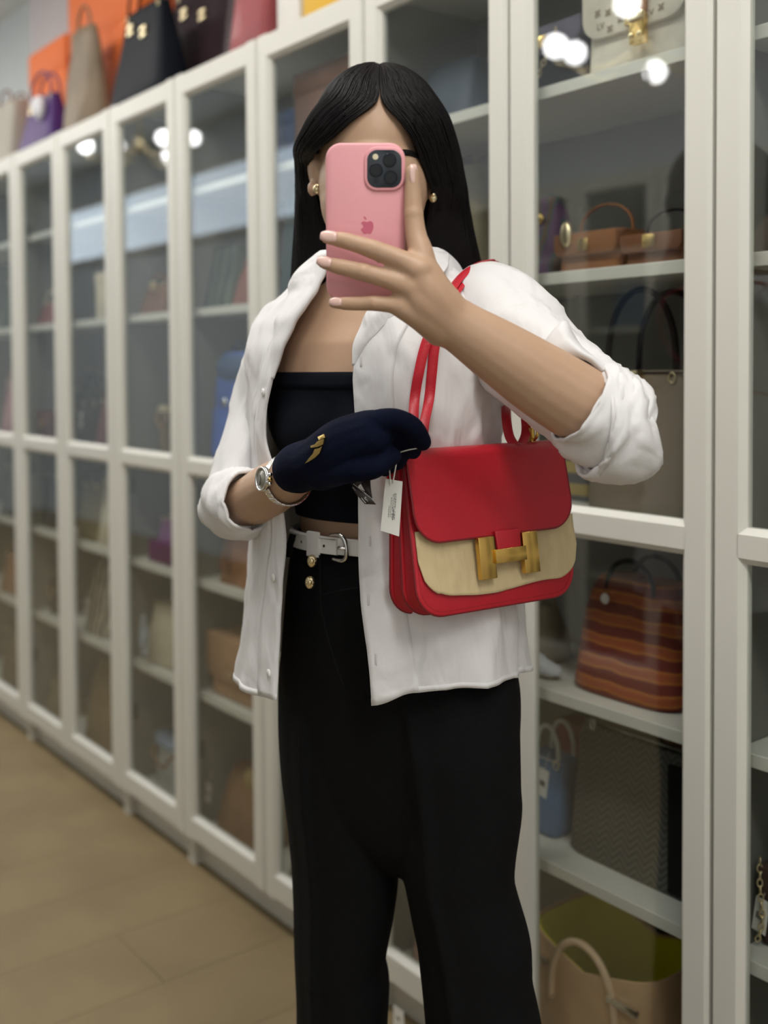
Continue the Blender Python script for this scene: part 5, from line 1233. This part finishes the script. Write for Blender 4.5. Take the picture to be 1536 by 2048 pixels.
# ---- C-D
s, w_, h = bay(266, 318, 570, B5, .05); tote('brown tote with gold lock in the narrow cabinet', s, .054+.11/2, B5, w_, h, .11, BROWN, hh=.03, lock=.01)
s, w_, h = bay(298, 334, 815, B4, .05); r = bucket('gold and amber bucket bag in the narrow cabinet', s, .058+w_*.44, B4, w_/2, h, mat('amber_gold', (.30, .20, .05), .25, .6, mottle=(50, .9, (.05, .04, .02))), GOLDP)
s, w_, h = bay(298, 342, 1040, B3, .05); r = tote('purple fringed bag in the narrow cabinet', s, .054+.1/2, B3, w_, h, .1, MAG, GOLDP, hh=.01, hr=.003, tw=.95)
fr_ = []
for i in range(9):
    x = -w_*.45+w_*.9*i/8; obj('fringe', stube([V((x, -.052, h*.5)), V((x+.002, -.058, h*.25)), V((x, -.056, .004))], .0035, 6, 3), MAG, r)
s, w_, h = bay(276, 338, 1215, B2, .05); r = tote('cream bag with a silver scarf in the narrow cabinet', s, .054+.12/2, B2, w_, h, .12, CREAM, hh=.0, tw=.8)
obj('silver_scarf', union([stube([V((-.035, -.075, h*.85)), V((-.03, -.08, h*.45)), V((-.005, -.085, .03))], [.006, .014, .012], 8), stube([V((.0, -.078, h*.65)), V((-.01, -.084, h*.35)), V((-.012, -.085, .02))], [.006, .012, .010], 8)], .003, 2), mat('silver_cloth', (.42, .46, .52), .25, .5), r)
s, w_, h = bay(276, 350, 1490, B1, .05); bucket('pale grey bucket bag with a blue rim on the bottom shelf', s, .058+w_*.44, B1, w_/2*.95, h, GREYW, leather('powder_blue', (.22, .29, .40)))
# ---- B-C
s, w_, h = bay(136, 186, 530, B5, .05); gbox('black box with a pale spine in the fourth cabinet bay', s, .054+.1/2, B5, w_*.94, h, .1, BLK, BLK); 
s, w_, h = bay(186, 214, 540, B5, .05); gbox('slim cream box beside the black box', s, .054+.1/2, B5, w_, h*.95, .1, CREAM)
s, w_, h = bay(138, 182, 795, B4, .05); tote('black tote with a white tag on the middle shelf', s, .054+.1/2, B4, w_*.9, h*.9, .1, BLK, hh=.08, tg=(.01, h*.7))
s, w_, h = bay(180, 212, 800, B4, .05); tote('burgundy tote beside the black one on the middle shelf', s, .054+.1/2, B4, w_, h, .1, BURG, hh=.06)
s, w_, h = bay(142, 184, 965, B3, .05); tote('dark brown and khaki tote below the middle rail', s, .054+.1/2, B3, w_, h, .1, leather('khaki', (.20, .165, .09)), BLK, hh=.05)
s, w_, h = bay(186, 216, 960, B3, .05); tote('cream tote standing next to the khaki tote', s, .054+.1/2, B3, w_, h, .1, CREAM, hh=.04)
s, w_, h = bay(150, 214, 1130, B2, .05); slouch('brown and white slouchy bag with a white tag', s, .054+.12/2, B2, w_, h, .12, wave_mat('brown_white', (.06, .035, .025), (.42, .38, .30), 9, .6, 'X', 4), BROWN, hh=.04, tg=(-.03, h*.5))
s, w_, h = bay(146, 218, 1330, B1, .05); slouch('khaki brown draped bag on the bottom shelf', s, .054+.14/2, B1, w_, h, .14, leather('khaki_brown', (.21, .14, .06)), hh=.03)
# ---- A-B and further left
s, w_, h = bay(64, 100, 605, B5, .05); tote('small red-brown bag on the upper shelf near the far end', s, .054+.1/2, B5, w_, h, .1, leather('brick', (.20, .05, .045)), CREAM, hh=.04)
s, w_, h = bay(62, 98, 775, B4, .05); tote('black tote near the far end, behind the burgundy one', s, .21, B4, w_, h, .07, BLK, hh=.05)
s, w_, h = bay(66, 104, 825, B4, .05); flapbag('burgundy flap bag near the far end', s, .054+.08/2, B4, w_, h, .08, BURG)
s, w_, h = bay(64, 102, 945, B3, .05); tote('charcoal tote below the middle rail near the far end', s, .054+.1/2, B3, w_, h, .1, leather('charcoal', (.05, .05, .055)), hh=.05)
s, w_, h = bay(85, 108, 1150, B2, .05); bucket('tiny dark bucket bag near the far end', s, .058+w_*.44, B2, w_/2, h*.8, BLK, BLK)
s, w_, h = bay(70, 110, 1370, B1, .05); tote('khaki tote on the bottom shelf near the far end', s, .054+.12/2, B1, w_, h, .12, leather('khaki', (.20, .165, .09)), hh=.04)
s, w_, h = bay(-4, 24, 560, B5, .05); tote('green tote at the left edge of the picture', s, .054+.1/2, B5, w_*1.2, h, .1, GREEN, hh=.04)
s, w_, h = bay(-6, 22, 760, B4, .05); tote('pink tote at the left edge of the picture', s, .054+.1/2, B4, w_*1.2, h, .1, leather('rose', (.45, .24, .26)), hh=.04)
s, w_, h = bay(-6, 22, 930, B3, .05); tote('dark grey tote at the left edge of the picture', s, .054+.1/2, B3, w_*1.2, h, .1, leather('charcoal', (.05, .05, .055)), hh=.04)
s, w_, h = bay(-6, 26, 1110, B2, .05); tote('brown patterned tote at the left edge of the picture', s, .054+.1/2, B2, w_*1.2, h, .1, COGN, hh=.04)
s, w_, h = bay(-6, 28, 1260, B1, .05); tote('dark olive tote on the bottom shelf at the left edge', s, .054+.1/2, B1, w_*1.2, h, .1, leather('olive_brown', (.12, .08, .04)), hh=.04)
# paper label on the rail between her legs
lb, lz = on_wall(797, 2030, -.0008); r = root('paper_label', 'white paper label stuck low on the cabinet door between her legs', lb, -.0006, lz-.03, 'label'); obj('paper', box(-.016, .016, -.0004, .0004, 0, .042), CARD, r, smooth=False); obj('scribble', box(-.006, .005, -.0008, -.0004, .02, .024), INK, r, smooth=False)
# ---- across the aisle: a few bags that the panes mirror
for i, (s_, z_, m_, lb_) in enumerate(((-.3, B5, COGN, 'cognac bag across the aisle on an upper shelf'), (.02, B5, BLK, 'black bag across the aisle on an upper shelf'), (-1.1, B5, BLUED, 'denim bag across the aisle on an upper shelf'), (-.3, B4, COGN, 'cognac bag across the aisle on a middle shelf'), (-.75, B4, NAVY, 'navy bag across the aisle on a middle shelf'), (-1.6, B4, TAN, 'tan bag across the aisle on a middle shelf'), (-2.35, B5, BURG, 'burgundy bag across the aisle on an upper shelf'))):
    r = empty('tote_bag', W(s_, AIS-.15, z_+.001), ROT @ Matrix.Rotation(math.pi, 3, 'Z'), lb_, 'handbag'); obj('body', bodyv(.24, .20, .12, .85, .5, 6), m_, r, smooth=60); obj('handle', arch(-.06, .06, 0, .195, .05, .004), m_, r)
# ---- globe chandeliers over the aisle
GLOBE = emit('globe_glow', (1.0, 0.97, 0.95), 16.0)
def chandelier(s_, d_, z_, label):
    r = root('chandelier', label, s_, d_, z_, 'chandelier'); obj('stem', tube([V((0, 0, .05)), V((0, 0, CEIL-z_))], .008, 8), GOLDP, r); obj('ceiling_rose', disc((0, 0, CEIL-z_-.03), (0, 0, 1), .06, .03, 20, .005), GOLDP, r); obj('hub', ellip((0, 0, .04), (.03, .03, .04)), GOLDP, r)
    for k in range(6):
        a = k*math.pi/3; e = V((.26*math.cos(a), .26*math.sin(a), -.02+.05*(k % 2)))
        obj('arm', stube([V((0, 0, .04)), V((e.x*.5, e.y*.5, -.03)), e], .005, 7), GOLDP, r); obj('globe', ellip(e+V((0, 0, .05)), (.036, .036, .036)), GLOBE, r)
    return r
chandelier(-.41, -1.25, 2.17, 'gold chandelier with white globes, the nearer one, mirrored in the right panes')
chandelier(-3.35, -1.05, 2.35, 'gold chandelier with white globes, the farther one, mirrored in the left panes')
